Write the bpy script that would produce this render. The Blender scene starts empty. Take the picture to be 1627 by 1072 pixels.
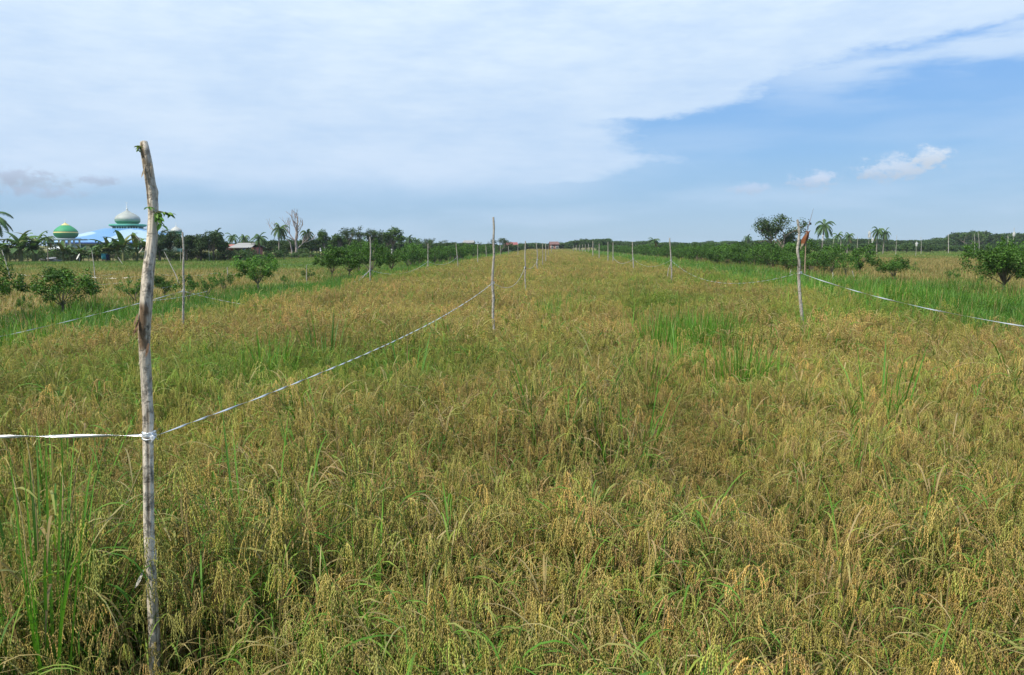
import bpy, math, random
import numpy as np
from mathutils import Vector, Matrix, noise as mnoise

# ------------------------------------------------------------------ camera, sky, sun, exposure
C = bpy.context.scene.collection
SC = bpy.context.scene
F_PX, CX, CY, HOR = 1200.0, 813.5, 536.0, 390.0
CAM_Z = 2.0
PITCH = math.atan((CY - HOR) / F_PX)
cam_d = bpy.data.cameras.new("camera"); cam_d.sensor_width = 36.0
cam_d.lens = 36.0 * F_PX / 1627.0; cam_d.clip_start = 0.05; cam_d.clip_end = 8000
cam = bpy.data.objects.new("camera", cam_d); C.objects.link(cam)
cam.location = (0, 0, CAM_Z); cam.rotation_euler = (math.radians(90) - PITCH, 0, 0)
SC.camera = cam
SC.view_settings.view_transform = 'Standard'; SC.view_settings.look = 'None'
SC.view_settings.exposure = 0.22; SC.view_settings.gamma = 1.0
SC.cycles.max_bounces = 6; SC.cycles.diffuse_bounces = 3; SC.cycles.glossy_bounces = 2
SC.cycles.transmission_bounces = 3; SC.cycles.transparent_max_bounces = 4
SC.cycles.use_adaptive_sampling = True; SC.cycles.adaptive_threshold = 0.02

SUN_EL, SUN_AZ = math.radians(53), math.radians(-130)     # azimuth from +Y towards +X
sun_d = bpy.data.lights.new("sun", 'SUN'); sun_d.energy = 4.6; sun_d.angle = math.radians(1.0)
sun_d.color = (1.0, 0.92, 0.78)
sun = bpy.data.objects.new("sun", sun_d); C.objects.link(sun)
sdir = Vector((math.sin(SUN_AZ) * math.cos(SUN_EL), math.cos(SUN_AZ) * math.cos(SUN_EL), math.sin(SUN_EL)))
sun.rotation_euler = sdir.to_track_quat('Z', 'Y').to_euler()

def ray(px, py):
    v = Vector(((px - CX) / F_PX, 1.0, -(py - CY) / F_PX))
    c, s = math.cos(PITCH), math.sin(PITCH)
    return Vector((v.x, v.y * c + v.z * s, -v.y * s + v.z * c))
def azel(px, py):
    r = ray(px, py).normalized()
    return math.atan2(r.x, r.y), math.asin(r.z)
def on_z(px, py, z=0.0):
    r = ray(px, py); t = (z - CAM_Z) / r.z
    return Vector((r.x * t, r.y * t, z))
def at_y(px, py, Y):
    r = ray(px, py); t = Y / r.y
    return Vector((r.x * t, Y, CAM_Z + r.z * t))
AX = math.atan(0.0475)                                  # the field's long axis, slightly right of +Y
def uv(u, v):
    return (u * math.cos(AX) + v * math.sin(AX), -u * math.sin(AX) + v * math.cos(AX))
def to_uv(x, y):
    return (x * math.cos(AX) - y * math.sin(AX), x * math.sin(AX) + y * math.cos(AX))

def build_world():
    w = bpy.data.worlds.new("World"); SC.world = w; w.use_nodes = True
    nt = w.node_tree; nt.nodes.clear(); N = nt.nodes.new; L = nt.links.new
    def val(x):
        n = N('ShaderNodeValue'); n.outputs[0].default_value = x; return n.outputs[0]
    def M(op, a, b=None, c=None):
        n = N('ShaderNodeMath'); n.operation = op
        for i, q in enumerate((a, b, c)):
            if q is None: continue
            if isinstance(q, (int, float)): n.inputs[i].default_value = q
            else: L(q, n.inputs[i])
        return n.outputs[0]
    def mapr(x, a, b, c=0.0, d=1.0, smooth=True):
        n = N('ShaderNodeMapRange'); n.interpolation_type = 'SMOOTHSTEP' if smooth else 'LINEAR'
        L(x, n.inputs[0])
        for i, q in zip((1, 2, 3, 4), (a, b, c, d)): n.inputs[i].default_value = q
        return n.outputs[0]
    def mix(f, a, b):
        n = N('ShaderNodeMix'); n.data_type = 'RGBA'
        if isinstance(f, float): n.inputs[0].default_value = f
        else: L(f, n.inputs[0])
        for i, q in ((6, a), (7, b)):
            if isinstance(q, tuple): n.inputs[i].default_value = (*q, 1)
            else: L(q, n.inputs[i])
        return n.outputs[2]
    tc = N('ShaderNodeTexCoord'); sp = N('ShaderNodeSeparateXYZ'); L(tc.outputs['Generated'], sp.inputs[0])
    az = M('ARCTAN2', sp.outputs[0], sp.outputs[1]); el = M('ARCSINE', sp.outputs[2])
    def noise(sx, sy, scale, detail=4, rough=.55, rot=0.0, off=0.0):
        cb = N('ShaderNodeCombineXYZ'); L(az, cb.inputs[0]); L(el, cb.inputs[1]); cb.inputs[2].default_value = off
        mp = N('ShaderNodeMapping'); L(cb.outputs[0], mp.inputs[0])
        mp.inputs['Rotation'].default_value = (0, 0, rot); mp.inputs['Scale'].default_value = (sx, sy, 1)
        n = N('ShaderNodeTexNoise'); L(mp.outputs[0], n.inputs[0])
        n.inputs['Scale'].default_value = scale; n.inputs['Detail'].default_value = detail
        n.inputs['Roughness'].default_value = rough
        return n.outputs['Fac']
    sky = N('ShaderNodeTexSky'); sky.sky_type = 'NISHITA'; sky.sun_disc = False
    sky.sun_elevation = SUN_EL; sky.sun_rotation = SUN_AZ
    sky.air_density = 1.0; sky.dust_density = 0.3; sky.ozone_density = 1.6
    # strength of the clear sky
    sc = N('ShaderNodeVectorMath'); sc.operation = 'SCALE'; L(sky.outputs[0], sc.inputs[0]); sc.inputs[3].default_value = 0.10
    base = sc.outputs[0]
    grad = mix(mapr(el, 0.0, 0.11, 0, 1, False), (.33, .49, .66), (.24, .45, .73))
    grad = mix(mapr(el, 0.10, 0.30, 0, 1, False), grad, (.155, .38, .84))
    base = mix(.86, base, grad)
    elw = M('ADD', el, M('MULTIPLY', M('SUBTRACT', noise(1, 2.6, 6, 5, .6), .5), .035))
    azw = M('ADD', az, M('MULTIPLY', M('SUBTRACT', noise(1, 2.2, 11, 5, .6, 0, 3.1), .5), .10))
    # right boundary of the cirrostratus sheet, as azimuth over elevation
    pts = [(1300, 322), (-900, 318), (-200, 303), (300, 298), (560, 296), (640, 305), (860, 305), (960, 288), (1050, 268), (1085, 255),
           (1040, 228), (1012, 200), (1020, 192), (1110, 180), (1210, 160), (1290, 122), (1400, 95), (1540, 55), (1700, 18), (1900, -40)]
    E0, E1, A0, A1 = 0.0, 0.50, -1.2, 1.2
    ramp = N('ShaderNodeValToRGB'); ramp.color_ramp.interpolation = 'LINEAR'
    lst = []
    for px, py in pts[1:]:
        a, e = azel(px, py)
        lst.append(((e - E0) / (E1 - E0), (a - A0) / (A1 - A0)))
    lst = sorted(lst); cr = ramp.color_ramp
    cr.elements[0].position = lst[0][0] - .012; cr.elements[0].color = (0, 0, 0, 1)
    cr.elements[1].position = .95; cr.elements[1].color = (1, 1, 1, 1)
    for p, q in lst:
        e_ = cr.elements.new(p); e_.color = (q, q, q, 1)
    L(M('DIVIDE', M('SUBTRACT', elw, E0), E1 - E0), ramp.inputs[0])
    R = M('ADD', M('MULTIPLY', ramp.outputs[0], A1 - A0), A0)
    d = M('SUBTRACT', R, azw)
    soft = mapr(az, -.02, .20, 0.0, 1.0); edge = noise(1, 3.0, 18, 7, .7, math.radians(12), 5.5); d2 = M('ADD', d, M('MULTIPLY', M('SUBTRACT', edge, .5), .16)); sheet = M('ADD', M('MULTIPLY', mapr(d2, -0.02, 0.085), soft), M('MULTIPLY', mapr(elw, 0.045, 0.092), M('SUBTRACT', 1.0, soft)))
    inner = mapr(d, 0.0, 0.65)
    tex = noise(1, 3.2, 7, 6, .55, math.radians(-8), 1.7)
    fine = noise(1, 4.5, 26, 5, .6, math.radians(-5), 7.7)
    t = M('ADD', M('MULTIPLY', tex, .75), M('MULTIPLY', fine, .35))
    opac = mapr(t, 0.25, 0.80, 0.64, 0.97)
    opac = M('MULTIPLY', opac, mapr(inner, 0, 1, 0.90, 1.0))
    opac = M('MULTIPLY', opac, sheet)
    # streaks in the blue part
    st = noise(1, 5.0, 5.0, 6, .55, math.radians(14), 4.4)
    band = M('MULTIPLY', mapr(el, .13, .22), mapr(az, .16, .42))
    streak = M('MULTIPLY', M('MULTIPLY', mapr(st, .40, .66), band), .72)
    low = M('MULTIPLY', M('MULTIPLY', mapr(noise(1, 5, 4, 4, .5, 0, 9), .40, .7), mapr(el, .24, .06)), .32)
    opac = M('MAXIMUM', opac, streak); opac = M('MAXIMUM', opac, low)
    ccol = mix(mapr(el, 0.05, 0.42), (0.57, 0.69, 0.85), (0.72, 0.84, 0.92))
    col = mix(opac, base, ccol)
    # low cumulus puffs (azimuth, elevation, half sizes, grey)
    pn = noise(1, 1.5, 60, 7, .68, 0, 2.2)
    def puff(px, py, w_, h_, col, lit, amount, thr=1.15):
        a, e = azel(px, py)
        dx = M('DIVIDE', M('SUBTRACT', az, a), w_ / F_PX); dy = M('DIVIDE', M('SUBTRACT', el, e), h_ / F_PX)
        r = M('SQRT', M('ADD', M('MULTIPLY', dx, dx), M('MULTIPLY', dy, dy)))
        v = M('ADD', M('SUBTRACT', 1.3, r), M('MULTIPLY', M('SUBTRACT', pn, .5), 4.2))
        m = M('MULTIPLY', mapr(v, 0.0, thr), amount)
        m = M('MULTIPLY', m, mapr(r, 1.7, .9))
        top = mapr(dy, -.9, .7)
        shade = mix(top, tuple(c * .80 for c in lit), lit)
        return mix(m, col, shade)
    for (px, py, w_, h_, lit, am) in (
        (1425, 267, 48, 17, (.56, .66, .80), .9), (1476, 250, 26, 15, (.60, .69, .81), .95), (1392, 274, 34, 10, (.52, .63, .79), .6),
        (1290, 288, 34, 13, (.55, .64, .80), .65), (1308, 284, 14, 14, (.58, .67, .82), .6), (1190, 300, 28, 10, (.52, .62, .79), .6),
        (45, 288, 52, 15, (.40, .49, .62), .75), (20, 279, 40, 12, (.43, .51, .66), .6), (156, 286, 24, 8, (.40, .48, .63), .7), (70, 305, 50, 8, (.42, .50, .66), .5)):
        col = puff(px, py, w_, h_, col, lit, am)
    # below the horizon: dull ground tone
    col = mix(mapr(el, -0.03, -0.002), (0.16, 0.17, 0.12), col)
    bg = N('ShaderNodeBackground'); L(col, bg.inputs[0]); bg.inputs[1].default_value = 1.0
    out = N('ShaderNodeOutputWorld'); L(bg.outputs[0], out.inputs[0])
build_world()

# ------------------------------------------------------------------ helpers
rng = np.random.default_rng(7)
random.seed(7)
def fbm(x, y, s, o=3):
    return mnoise.fractal(Vector((x * s, y * s, 3.3)), 1.0, 2.0, o)

class MB:
    """collects vertices, faces and per-vertex colours; build() links one mesh object"""
    def __init__(s): s.V = []; s.F = []; s.Cc = []; s.n = 0
    def add(s, V, F, col):
        V = np.asarray(V, float).reshape(-1, 3); F = np.asarray(F, int)
        col = np.asarray(col, float)
        if col.ndim == 1: col = np.tile(col, (len(V), 1))
        s.V.append(V); s.Cc.append(col[:, :3]); s.F.append(F + s.n); s.n += len(V)
    def mesh(s, name, mat, smooth=False):
        me = bpy.data.meshes.new(name)
        V = np.concatenate(s.V); Cc = np.concatenate(s.Cc)
        loops = np.concatenate([f.ravel() for f in s.F]); tot = np.concatenate([np.full(len(f), f.shape[1]) for f in s.F])
        st = np.concatenate([[0], np.cumsum(tot)[:-1]])
        me.vertices.add(len(V)); me.vertices.foreach_set('co', V.ravel().astype(np.float32))
        me.loops.add(len(loops)); me.loops.foreach_set('vertex_index', loops.astype(np.int32))
        me.polygons.add(len(tot)); me.polygons.foreach_set('loop_start', st.astype(np.int32)); me.polygons.foreach_set('loop_total', tot.astype(np.int32))
        if smooth: me.polygons.foreach_set('use_smooth', np.ones(len(tot), bool))
        me.update(calc_edges=True)
        a = me.color_attributes.new('Col', 'FLOAT_COLOR', 'POINT')
        a.data.foreach_set('color', np.concatenate([Cc, np.ones((len(Cc), 1))], 1).ravel().astype(np.float32))
        me.materials.append(mat)
        return me
    def obj(s, name, mat, parent=None, smooth=False, link=True):
        o = bpy.data.objects.new(name, s.mesh(name, mat, smooth))
        if link: C.objects.link(o)
        if parent is not None: o.parent = parent
        return o

def tag(o, label=None, cat=None, group=None, kind=None):
    if label: o['label'] = label
    if cat: o['category'] = cat
    if group: o['group'] = group
    if kind: o['kind'] = kind
    return o
def thing(name, loc, label, cat, group=None, rz=0.0, s=1.0):
    o = bpy.data.objects.new(name, None); C.objects.link(o)
    o.location = loc; o.rotation_euler = (0, 0, rz); o.scale = (s, s, s); o.empty_display_size = .2
    return tag(o, label, cat, group)
def copy_tree(root, loc, rz=0.0, s=1.0, label=None, group=None):
    r = root.copy(); C.objects.link(r); r.location = loc; r.rotation_euler = (0, 0, rz)
    r.scale = s if isinstance(s, tuple) else (s, s, s)
    if label: r['label'] = label
    if group: r['group'] = group
    for ch in root.children:
        c = ch.copy(); C.objects.link(c); c.parent = r
        for g in ch.children:
            d = g.copy(); C.objects.link(d); d.parent = c
    return r

def unit(v): v = np.asarray(v, float); return v / (np.linalg.norm(v, axis=-1, keepdims=True) + 1e-9)
def tube(mb, P, R, col, sides=8, cap=True, jit=0.0):
    P = np.asarray(P, float); n = len(P); R = np.broadcast_to(np.asarray(R, float), (n,))
    T = unit(np.gradient(P, axis=0)); ref = np.array([0.31, 0.95, 0.05])
    A = unit(np.cross(T, ref)); B = np.cross(T, A)
    th = np.linspace(0, 2 * np.pi, sides, endpoint=False)
    rr = R[:, None] * (1 + jit * rng.normal(size=(n, sides)))
    V = P[:, None] + rr[..., None] * (np.cos(th)[None, :, None] * A[:, None] + np.sin(th)[None, :, None] * B[:, None])
    i = np.arange(n - 1)[:, None] * sides; j = np.arange(sides)[None]; k = (j + 1) % sides
    F = np.stack([i + j, i + k, i + sides + k, i + sides + j], -1).reshape(-1, 4)
    base = mb.n
    cc = np.asarray(col, float)
    if cc.ndim == 2: cc = np.repeat(cc, sides, 0)
    mb.add(V.reshape(-1, 3), F, cc)
    if cap:
        c0 = cc if cc.ndim == 1 else cc[-1]
        mb.add(np.vstack([V[-1], P[-1]]), np.stack([np.arange(sides), (np.arange(sides) + 1) % sides, np.full(sides, sides)], 1), c0)
        c0 = cc if cc.ndim == 1 else cc[0]
        mb.add(np.vstack([V[0], P[0]]), np.stack([(np.arange(sides) + 1) % sides, np.arange(sides), np.full(sides, sides)], 1), c0)
def box(mb, c, s, col, rz=0.0):
    x, y, z = np.array(s) / 2
    V = np.array([(a * x, b * y, d * z) for a in (-1, 1) for b in (-1, 1) for d in (-1, 1)])
    cr, sr = math.cos(rz), math.sin(rz)
    V = np.stack([V[:, 0] * cr - V[:, 1] * sr, V[:, 0] * sr + V[:, 1] * cr, V[:, 2]], 1) + np.array(c)
    mb.add(V, [(0, 1, 3, 2), (4, 6, 7, 5), (0, 4, 5, 1), (2, 3, 7, 6), (0, 2, 6, 4), (1, 5, 7, 3)], col)
def lathe(mb, prof, col, seg=32, c=(0, 0, 0)):
    prof = np.array(prof, float); n = len(prof); th = np.linspace(0, 2 * np.pi, seg, endpoint=False)
    V = np.stack([prof[:, None, 0] * np.cos(th), prof[:, None, 0] * np.sin(th), np.repeat(prof[:, 1:2], seg, 1)], -1) + np.array(c)
    i = np.arange(n - 1)[:, None] * seg; j = np.arange(seg)[None]; k = (j + 1) % seg
    F = np.stack([i + j, i + k, i + seg + k, i + seg + j], -1).reshape(-1, 4)
    cc = np.asarray(col, float)
    if cc.ndim == 2: cc = np.repeat(cc, seg, 0)
    mb.add(V.reshape(-1, 3), F, cc)
def blade(mb, p0, d0, L, w, droop, col, seg=5, twist=0.0, fold=0.25, tip=None):
    """one leaf blade bending under its weight; folded along its midrib"""
    t = np.linspace(0, 1, seg + 1); d = np.array(d0, float); p = np.array(p0, float); P = [p]; D = [d / np.linalg.norm(d)]
    for k in range(seg):
        d = d / np.linalg.norm(d); d = d + np.array([0, 0, -droop * (0.4 + 1.6 * t[k]) / seg]); d /= np.linalg.norm(d)
        p = p + d * L / seg; P.append(p); D.append(d)
    P = np.array(P); D = np.array(D)
    side = np.cross(D, [0, 0, 1.0]); side[:, 0] += 1e-4; side = unit(side)
    if twist:
        up = np.cross(side, D); a = twist * t[:, None]; side = side * np.cos(a) + up * np.sin(a)
    up = np.cross(side, D)
    W = (w * .5 * np.minimum(1, (0.35 + 2.2 * t)) * np.sqrt(np.clip(1 - t ** 2.2, 0.0006, 1)))[:, None]
    V = np.stack([P - side * W + up * W * fold, P, P + side * W + up * W * fold], 1).reshape(-1, 3)
    i = np.arange(seg)[:, None] * 3
    F = (np.array([[0, 1, 4, 3], [1, 2, 5, 4]])[None] + i[:, :, None]).reshape(-1, 4)
    c = np.asarray(col, float)
    if tip is not None:
        c = c[None] * (1 - t[:, None] ** 2) + np.asarray(tip)[None] * t[:, None] ** 2; c = np.repeat(c, 3, 0)
    mb.add(V, F, c)
    return P
OCT_F = np.array([(0, 2, 4), (2, 1, 4), (1, 3, 4), (3, 0, 4), (2, 0, 5), (1, 2, 5), (3, 1, 5), (0, 3, 5)])
def grains(mb, Cn, D, L, w, col):
    """many spindle-shaped grains at once"""
    n = len(Cn); D = unit(D); A = unit(np.cross(D, rng.normal(size=(n, 3)))); B = np.cross(D, A)
    L = np.broadcast_to(L, (n,))[:, None]; w = np.broadcast_to(w, (n,))[:, None]
    V = np.stack([Cn + A * w / 2, Cn - A * w / 2, Cn + B * w * .4, Cn - B * w * .4, Cn + D * L / 2, Cn - D * L / 2], 1)
    F = (OCT_F[None] + (np.arange(n) * 6)[:, None, None]).reshape(-1, 3)
    mb.add(V.reshape(-1, 3), F, np.repeat(col, 6, 0))
def leafcards(mb, P, Nrm, L, w, col, bend=.25):
    """many small folded diamond leaves (4 tris -> 2 quads)"""
    n = len(P); Nrm = unit(Nrm); D = unit(np.cross(Nrm, rng.normal(size=(n, 3)))); S = np.cross(Nrm, D)
    L = np.broadcast_to(L, (n,))[:, None]; w = np.broadcast_to(w, (n,))[:, None]
    a = P - D * L / 2; b = P + D * L / 2 - Nrm * L * bend * .5; m = P + Nrm * w * .12
    V = np.stack([a, m + S * w / 2 + D * L * .02, b, m - S * w / 2 + D * L * .02], 1)
    F = np.arange(n * 4).reshape(-1, 4)
    mb.add(V.reshape(-1, 3), F, np.repeat(col, 4, 0))

# ------------------------------------------------------------------ materials
def newmat(name):
    m = bpy.data.materials.new(name); m.use_nodes = True; nt = m.node_tree; nt.nodes.clear(); return m, nt
def foliage_mat(name, rough=.55, spec=.35, trans=.3, patch=None, noise_amt=.25, noise_scale=.35, tcol=(1.15, 1.25, .55)):
    m, nt = newmat(name); N = nt.nodes.new; L = nt.links.new
    at = N('ShaderNodeAttribute'); at.attribute_name = 'Col'
    it = N('ShaderNodeAttribute'); it.attribute_name = 'tint'; it.attribute_type = 'INSTANCER'
    geo = N('ShaderNodeNewGeometry')
    ns = N('ShaderNodeTexNoise'); ns.inputs['Scale'].default_value = noise_scale; ns.inputs['Detail'].default_value = 4
    L(geo.outputs['Position'], ns.inputs[0])
    col = at.outputs['Color']
    mr = N('ShaderNodeMapRange'); L(ns.outputs[0], mr.inputs[0]); mr.inputs[1].default_value = .3; mr.inputs[2].default_value = .7
    mr.inputs[3].default_value = 1 - noise_amt; mr.inputs[4].default_value = 1 + noise_amt
    vm = N('ShaderNodeVectorMath'); vm.operation = 'SCALE'; L(col, vm.inputs[0]); L(mr.outputs[0], vm.inputs[3])
    col = vm.outputs[0]
    if patch:   # instance tint blends towards another hue: tint 0 .. 1
        mx = N('ShaderNodeMix'); mx.data_type = 'RGBA'; mx.blend_type = 'MULTIPLY'
        L(it.outputs['Fac'], mx.inputs[0]); L(col, mx.inputs[6]); mx.inputs[7].default_value = (*patch, 1); col = mx.outputs[2]
    p = N('ShaderNodeBsdfPrincipled'); L(col, p.inputs['Base Color']); p.inputs['Roughness'].default_value = rough
    p.inputs['Specular IOR Level'].default_value = spec
    tr = N('ShaderNodeBsdfTranslucent'); tm = N('ShaderNodeVectorMath'); tm.operation = 'MULTIPLY'
    L(col, tm.inputs[0]); tm.inputs[1].default_value = tcol; L(tm.outputs[0], tr.inputs[0])
    ms = N('ShaderNodeMixShader'); ms.inputs[0].default_value = trans; L(p.outputs[0], ms.inputs[1]); L(tr.outputs[0], ms.inputs[2])
    o = N('ShaderNodeOutputMaterial'); L(ms.outputs[0], o.inputs[0]); return m
def solid_mat(name, rough=.7, spec=.3, metal=0.0, bump=0.0, bscale=20, noise_amt=.15, noise_scale=3.0, stretch=(1, 1, 1), dark=None, emit=None):
    """vertex colour times object-space noise, with bump"""
    m, nt = newmat(name); N = nt.nodes.new; L = nt.links.new
    at = N('ShaderNodeAttribute'); at.attribute_name = 'Col'
    tc = N('ShaderNodeTexCoord'); mp = N('ShaderNodeMapping'); L(tc.outputs['Object'], mp.inputs[0]); mp.inputs['Scale'].default_value = stretch
    ns = N('ShaderNodeTexNoise'); ns.inputs['Scale'].default_value = noise_scale; ns.inputs['Detail'].default_value = 6; L(mp.outputs[0], ns.inputs[0])
    mr = N('ShaderNodeMapRange'); L(ns.outputs[0], mr.inputs[0]); mr.inputs[1].default_value = .3; mr.inputs[2].default_value = .7
    mr.inputs[3].default_value = 1 - noise_amt; mr.inputs[4].default_value = 1 + noise_amt
    vm = N('ShaderNodeVectorMath'); vm.operation = 'SCALE'; L(at.outputs['Color'], vm.inputs[0]); L(mr.outputs[0], vm.inputs[3])
    p = N('ShaderNodeBsdfPrincipled'); L(vm.outputs[0], p.inputs['Base Color']); p.inputs['Roughness'].default_value = rough
    p.inputs['Metallic'].default_value = metal; p.inputs['Specular IOR Level'].default_value = spec
    if bump:
        n2 = N('ShaderNodeTexNoise'); n2.inputs['Scale'].default_value = bscale; n2.inputs['Detail'].default_value = 8; L(mp.outputs[0], n2.inputs[0])
        b = N('ShaderNodeBump'); b.inputs['Strength'].default_value = bump; b.inputs['Distance'].default_value = .01
        L(n2.outputs[0], b.inputs['Height']); L(b.outputs[0], p.inputs['Normal'])
    o = N('ShaderNodeOutputMaterial'); L(p.outputs[0], o.inputs[0]); return m
M_rice = foliage_mat('ripe_rice', .6, .25, .28, patch=(.50, .90, .40), noise_amt=.22, noise_scale=.45)
M_grass = foliage_mat('green_grass', .5, .35, .35, patch=(1.4, 1.08, .85), noise_amt=.25, noise_scale=.5)
M_leaf = foliage_mat('tree_leaf', .6, .25, .25, patch=None, noise_amt=.28, noise_scale=.9)
M_far = foliage_mat('far_leaf', .6, .25, .15, patch=None, noise_amt=.3, noise_scale=.12)
def bark_mat():
    m, nt = newmat('grey_bark'); N = nt.nodes.new; L = nt.links.new
    at = N('ShaderNodeAttribute'); at.attribute_name = 'Col'; tc = N('ShaderNodeTexCoord'); mp = N('ShaderNodeMapping'); L(tc.outputs['Object'], mp.inputs[0]); mp.inputs['Scale'].default_value = (1, 1, .16)
    def nz(sc, d, vec):
        n = N('ShaderNodeTexNoise'); n.inputs['Scale'].default_value = sc; n.inputs['Detail'].default_value = d; n.inputs['Roughness'].default_value = .65; L(vec, n.inputs[0]); return n.outputs[0]
    def mr(x, a, b, c, d):
        n = N('ShaderNodeMapRange'); L(x, n.inputs[0])
        for i, q in enumerate((a, b, c, d)): n.inputs[i + 1].default_value = q
        return n.outputs[0]
    def mul(a, b):
        n = N('ShaderNodeMath'); n.operation = 'MULTIPLY'; L(a, n.inputs[0]); L(b, n.inputs[1]); return n.outputs[0]
    cracks = mr(nz(95, 5, mp.outputs[0]), .32, .44, .40, 1.0); tone = mr(nz(30, 6, mp.outputs[0]), .3, .7, .72, 1.22); spots = mr(nz(26, 5, tc.outputs['Object']), .36, .50, .42, 1.0)
    f = mul(mul(cracks, tone), spots); vm = N('ShaderNodeVectorMath'); vm.operation = 'SCALE'; L(at.outputs['Color'], vm.inputs[0]); L(f, vm.inputs[3])
    p = N('ShaderNodeBsdfPrincipled'); L(vm.outputs[0], p.inputs['Base Color']); p.inputs['Roughness'].default_value = .9; p.inputs['Specular IOR Level'].default_value = .15
    b = N('ShaderNodeBump'); b.inputs['Strength'].default_value = .8; b.inputs['Distance'].default_value = .006; L(f, b.inputs['Height']); L(b.outputs[0], p.inputs['Normal'])
    o = N('ShaderNodeOutputMaterial'); L(p.outputs[0], o.inputs[0]); return m
M_bark = bark_mat()
M_wood = solid_mat('tree_bark', .9, .1, 0, .3, 8, .2, 4)
M_paint = solid_mat('weathered_paint', .7, .3, 0, .05, 20, .12, .5)
M_metal = solid_mat('dome_metal', .60, .35, .10, .03, 4, .12, .8)
M_ribbon = solid_mat('silver_plastic', .32, .6, .6, .04, 30, .08, 12)
M_cloth = foliage_mat('cloth', .8, .1, .3, None, .12, 4.0, (1, 1, 1))

def ground_mat():
    m, nt = newmat('soil_and_stubble'); N = nt.nodes.new; L = nt.links.new
    geo = N('ShaderNodeNewGeometry')
    def nz(s, d=5):
        n = N('ShaderNodeTexNoise'); n.inputs['Scale'].default_value = s; n.inputs['Detail'].default_value = d; L(geo.outputs['Position'], n.inputs[0]); return n.outputs[0]
    def ramp(x, *st):
        r = N('ShaderNodeValToRGB'); L(x, r.inputs[0])
        for k, (p, c) in enumerate(st):
            e = r.color_ramp.elements[k] if k < 2 else r.color_ramp.elements.new(p)
            e.position = p; e.color = (*c, 1)
        return r.outputs[0]
    a = ramp(nz(14), (.35, (.055, .045, .025)), (.6, (.13, .10, .05)), (.75, (.07, .10, .03)))
    b = ramp(nz(.06, 3), (.35, (.10, .13, .035)), (.65, (.20, .17, .06)))
    # far ground reads as low field vegetation, near ground as soil between the stalks
    ln = N('ShaderNodeVectorMath'); ln.operation = 'LENGTH'; L(geo.outputs['Position'], ln.inputs[0])
    mr = N('ShaderNodeMapRange'); L(ln.outputs['Value'], mr.inputs[0]); mr.inputs[1].default_value = 60; mr.inputs[2].default_value = 170
    mx = N('ShaderNodeMix'); mx.data_type = 'RGBA'; L(mr.outputs[0], mx.inputs[0]); L(a, mx.inputs[6]); L(b, mx.inputs[7])
    p = N('ShaderNodeBsdfPrincipled'); L(mx.outputs[2], p.inputs['Base Color']); p.inputs['Roughness'].default_value = .95; p.inputs['Specular IOR Level'].default_value = .1
    bp = N('ShaderNodeBump'); bp.inputs['Strength'].default_value = .6; bp.inputs['Distance'].default_value = .05; L(nz(9, 8), bp.inputs['Height']); L(bp.outputs[0], p.inputs['Normal'])
    o = N('ShaderNodeOutputMaterial'); L(p.outputs[0], o.inputs[0]); return m
M_ground = ground_mat()

def scatter(name, protos, P, rot, scl, idx, tint, label=None):
    """one stuff object: instances of prototype meshes on points"""
    n = len(P); me = bpy.data.meshes.new(name); me.vertices.add(n); me.vertices.foreach_set('co', np.asarray(P, np.float32).ravel())
    for an, ty, arr in (('rot', 'FLOAT_VECTOR', rot), ('scl', 'FLOAT_VECTOR', scl)):
        a = me.attributes.new(an, ty, 'POINT'); a.data.foreach_set('vector', np.asarray(arr, np.float32).ravel())
    a = me.attributes.new('idx', 'INT', 'POINT'); a.data.foreach_set('value', np.asarray(idx, np.int32))
    a = me.attributes.new('tint', 'FLOAT', 'POINT'); a.data.foreach_set('value', np.asarray(tint, np.float32))
    o = bpy.data.objects.new(name, me); C.objects.link(o); tag(o, label=label, kind='stuff')
    col = bpy.data.collections.new(name + '_kinds')
    for k, q in enumerate(protos):
        q.name = f"{name}_kind_{k:02d}"; col.objects.link(q)
    g = bpy.data.node_groups.new(name, 'GeometryNodeTree')
    g.interface.new_socket('Geometry', in_out='INPUT', socket_type='NodeSocketGeometry')
    g.interface.new_socket('Geometry', in_out='OUTPUT', socket_type='NodeSocketGeometry')
    N = g.nodes.new; L = g.links.new
    gi = N('NodeGroupInput'); go = N('NodeGroupOutput'); ip = N('GeometryNodeInstanceOnPoints'); ci = N('GeometryNodeCollectionInfo')
    ci.inputs['Collection'].default_value = col; ci.inputs['Separate Children'].default_value = True; ci.inputs['Reset Children'].default_value = True
    def na(nm, ty):
        q = N('GeometryNodeInputNamedAttribute'); q.data_type = ty; q.inputs[0].default_value = nm; return q.outputs[0]
    L(gi.outputs[0], ip.inputs['Points']); L(ci.outputs[0], ip.inputs['Instance']); ip.inputs['Pick Instance'].default_value = True
    L(na('idx', 'INT'), ip.inputs['Instance Index']); L(na('rot', 'FLOAT_VECTOR'), ip.inputs['Rotation']); L(na('scl', 'FLOAT_VECTOR'), ip.inputs['Scale'])
    L(ip.outputs[0], go.inputs[0])
    md = o.modifiers.new('scatter', 'NODES'); md.node_group = g
    return o

# ------------------------------------------------------------------ ground
def ground():
    mb = MB(); xs = np.array([-4000, -400, -120, -40, -8, 0, 8, 40, 120, 400, 4000]); ys = np.array([-2500, -60, 0, 40, 120, 300, 800, 5000])
    V = np.array([(x, y, 0.0) for y in ys for x in xs]); nx = len(xs)
    F = [(j * nx + i, j * nx + i + 1, (j + 1) * nx + i + 1, (j + 1) * nx + i) for j in range(len(ys) - 1) for i in range(nx - 1)]
    mb.add(V, F, (.1, .1, .05)); tag(mb.obj('ground', M_ground), kind='structure')
ground()
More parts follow.
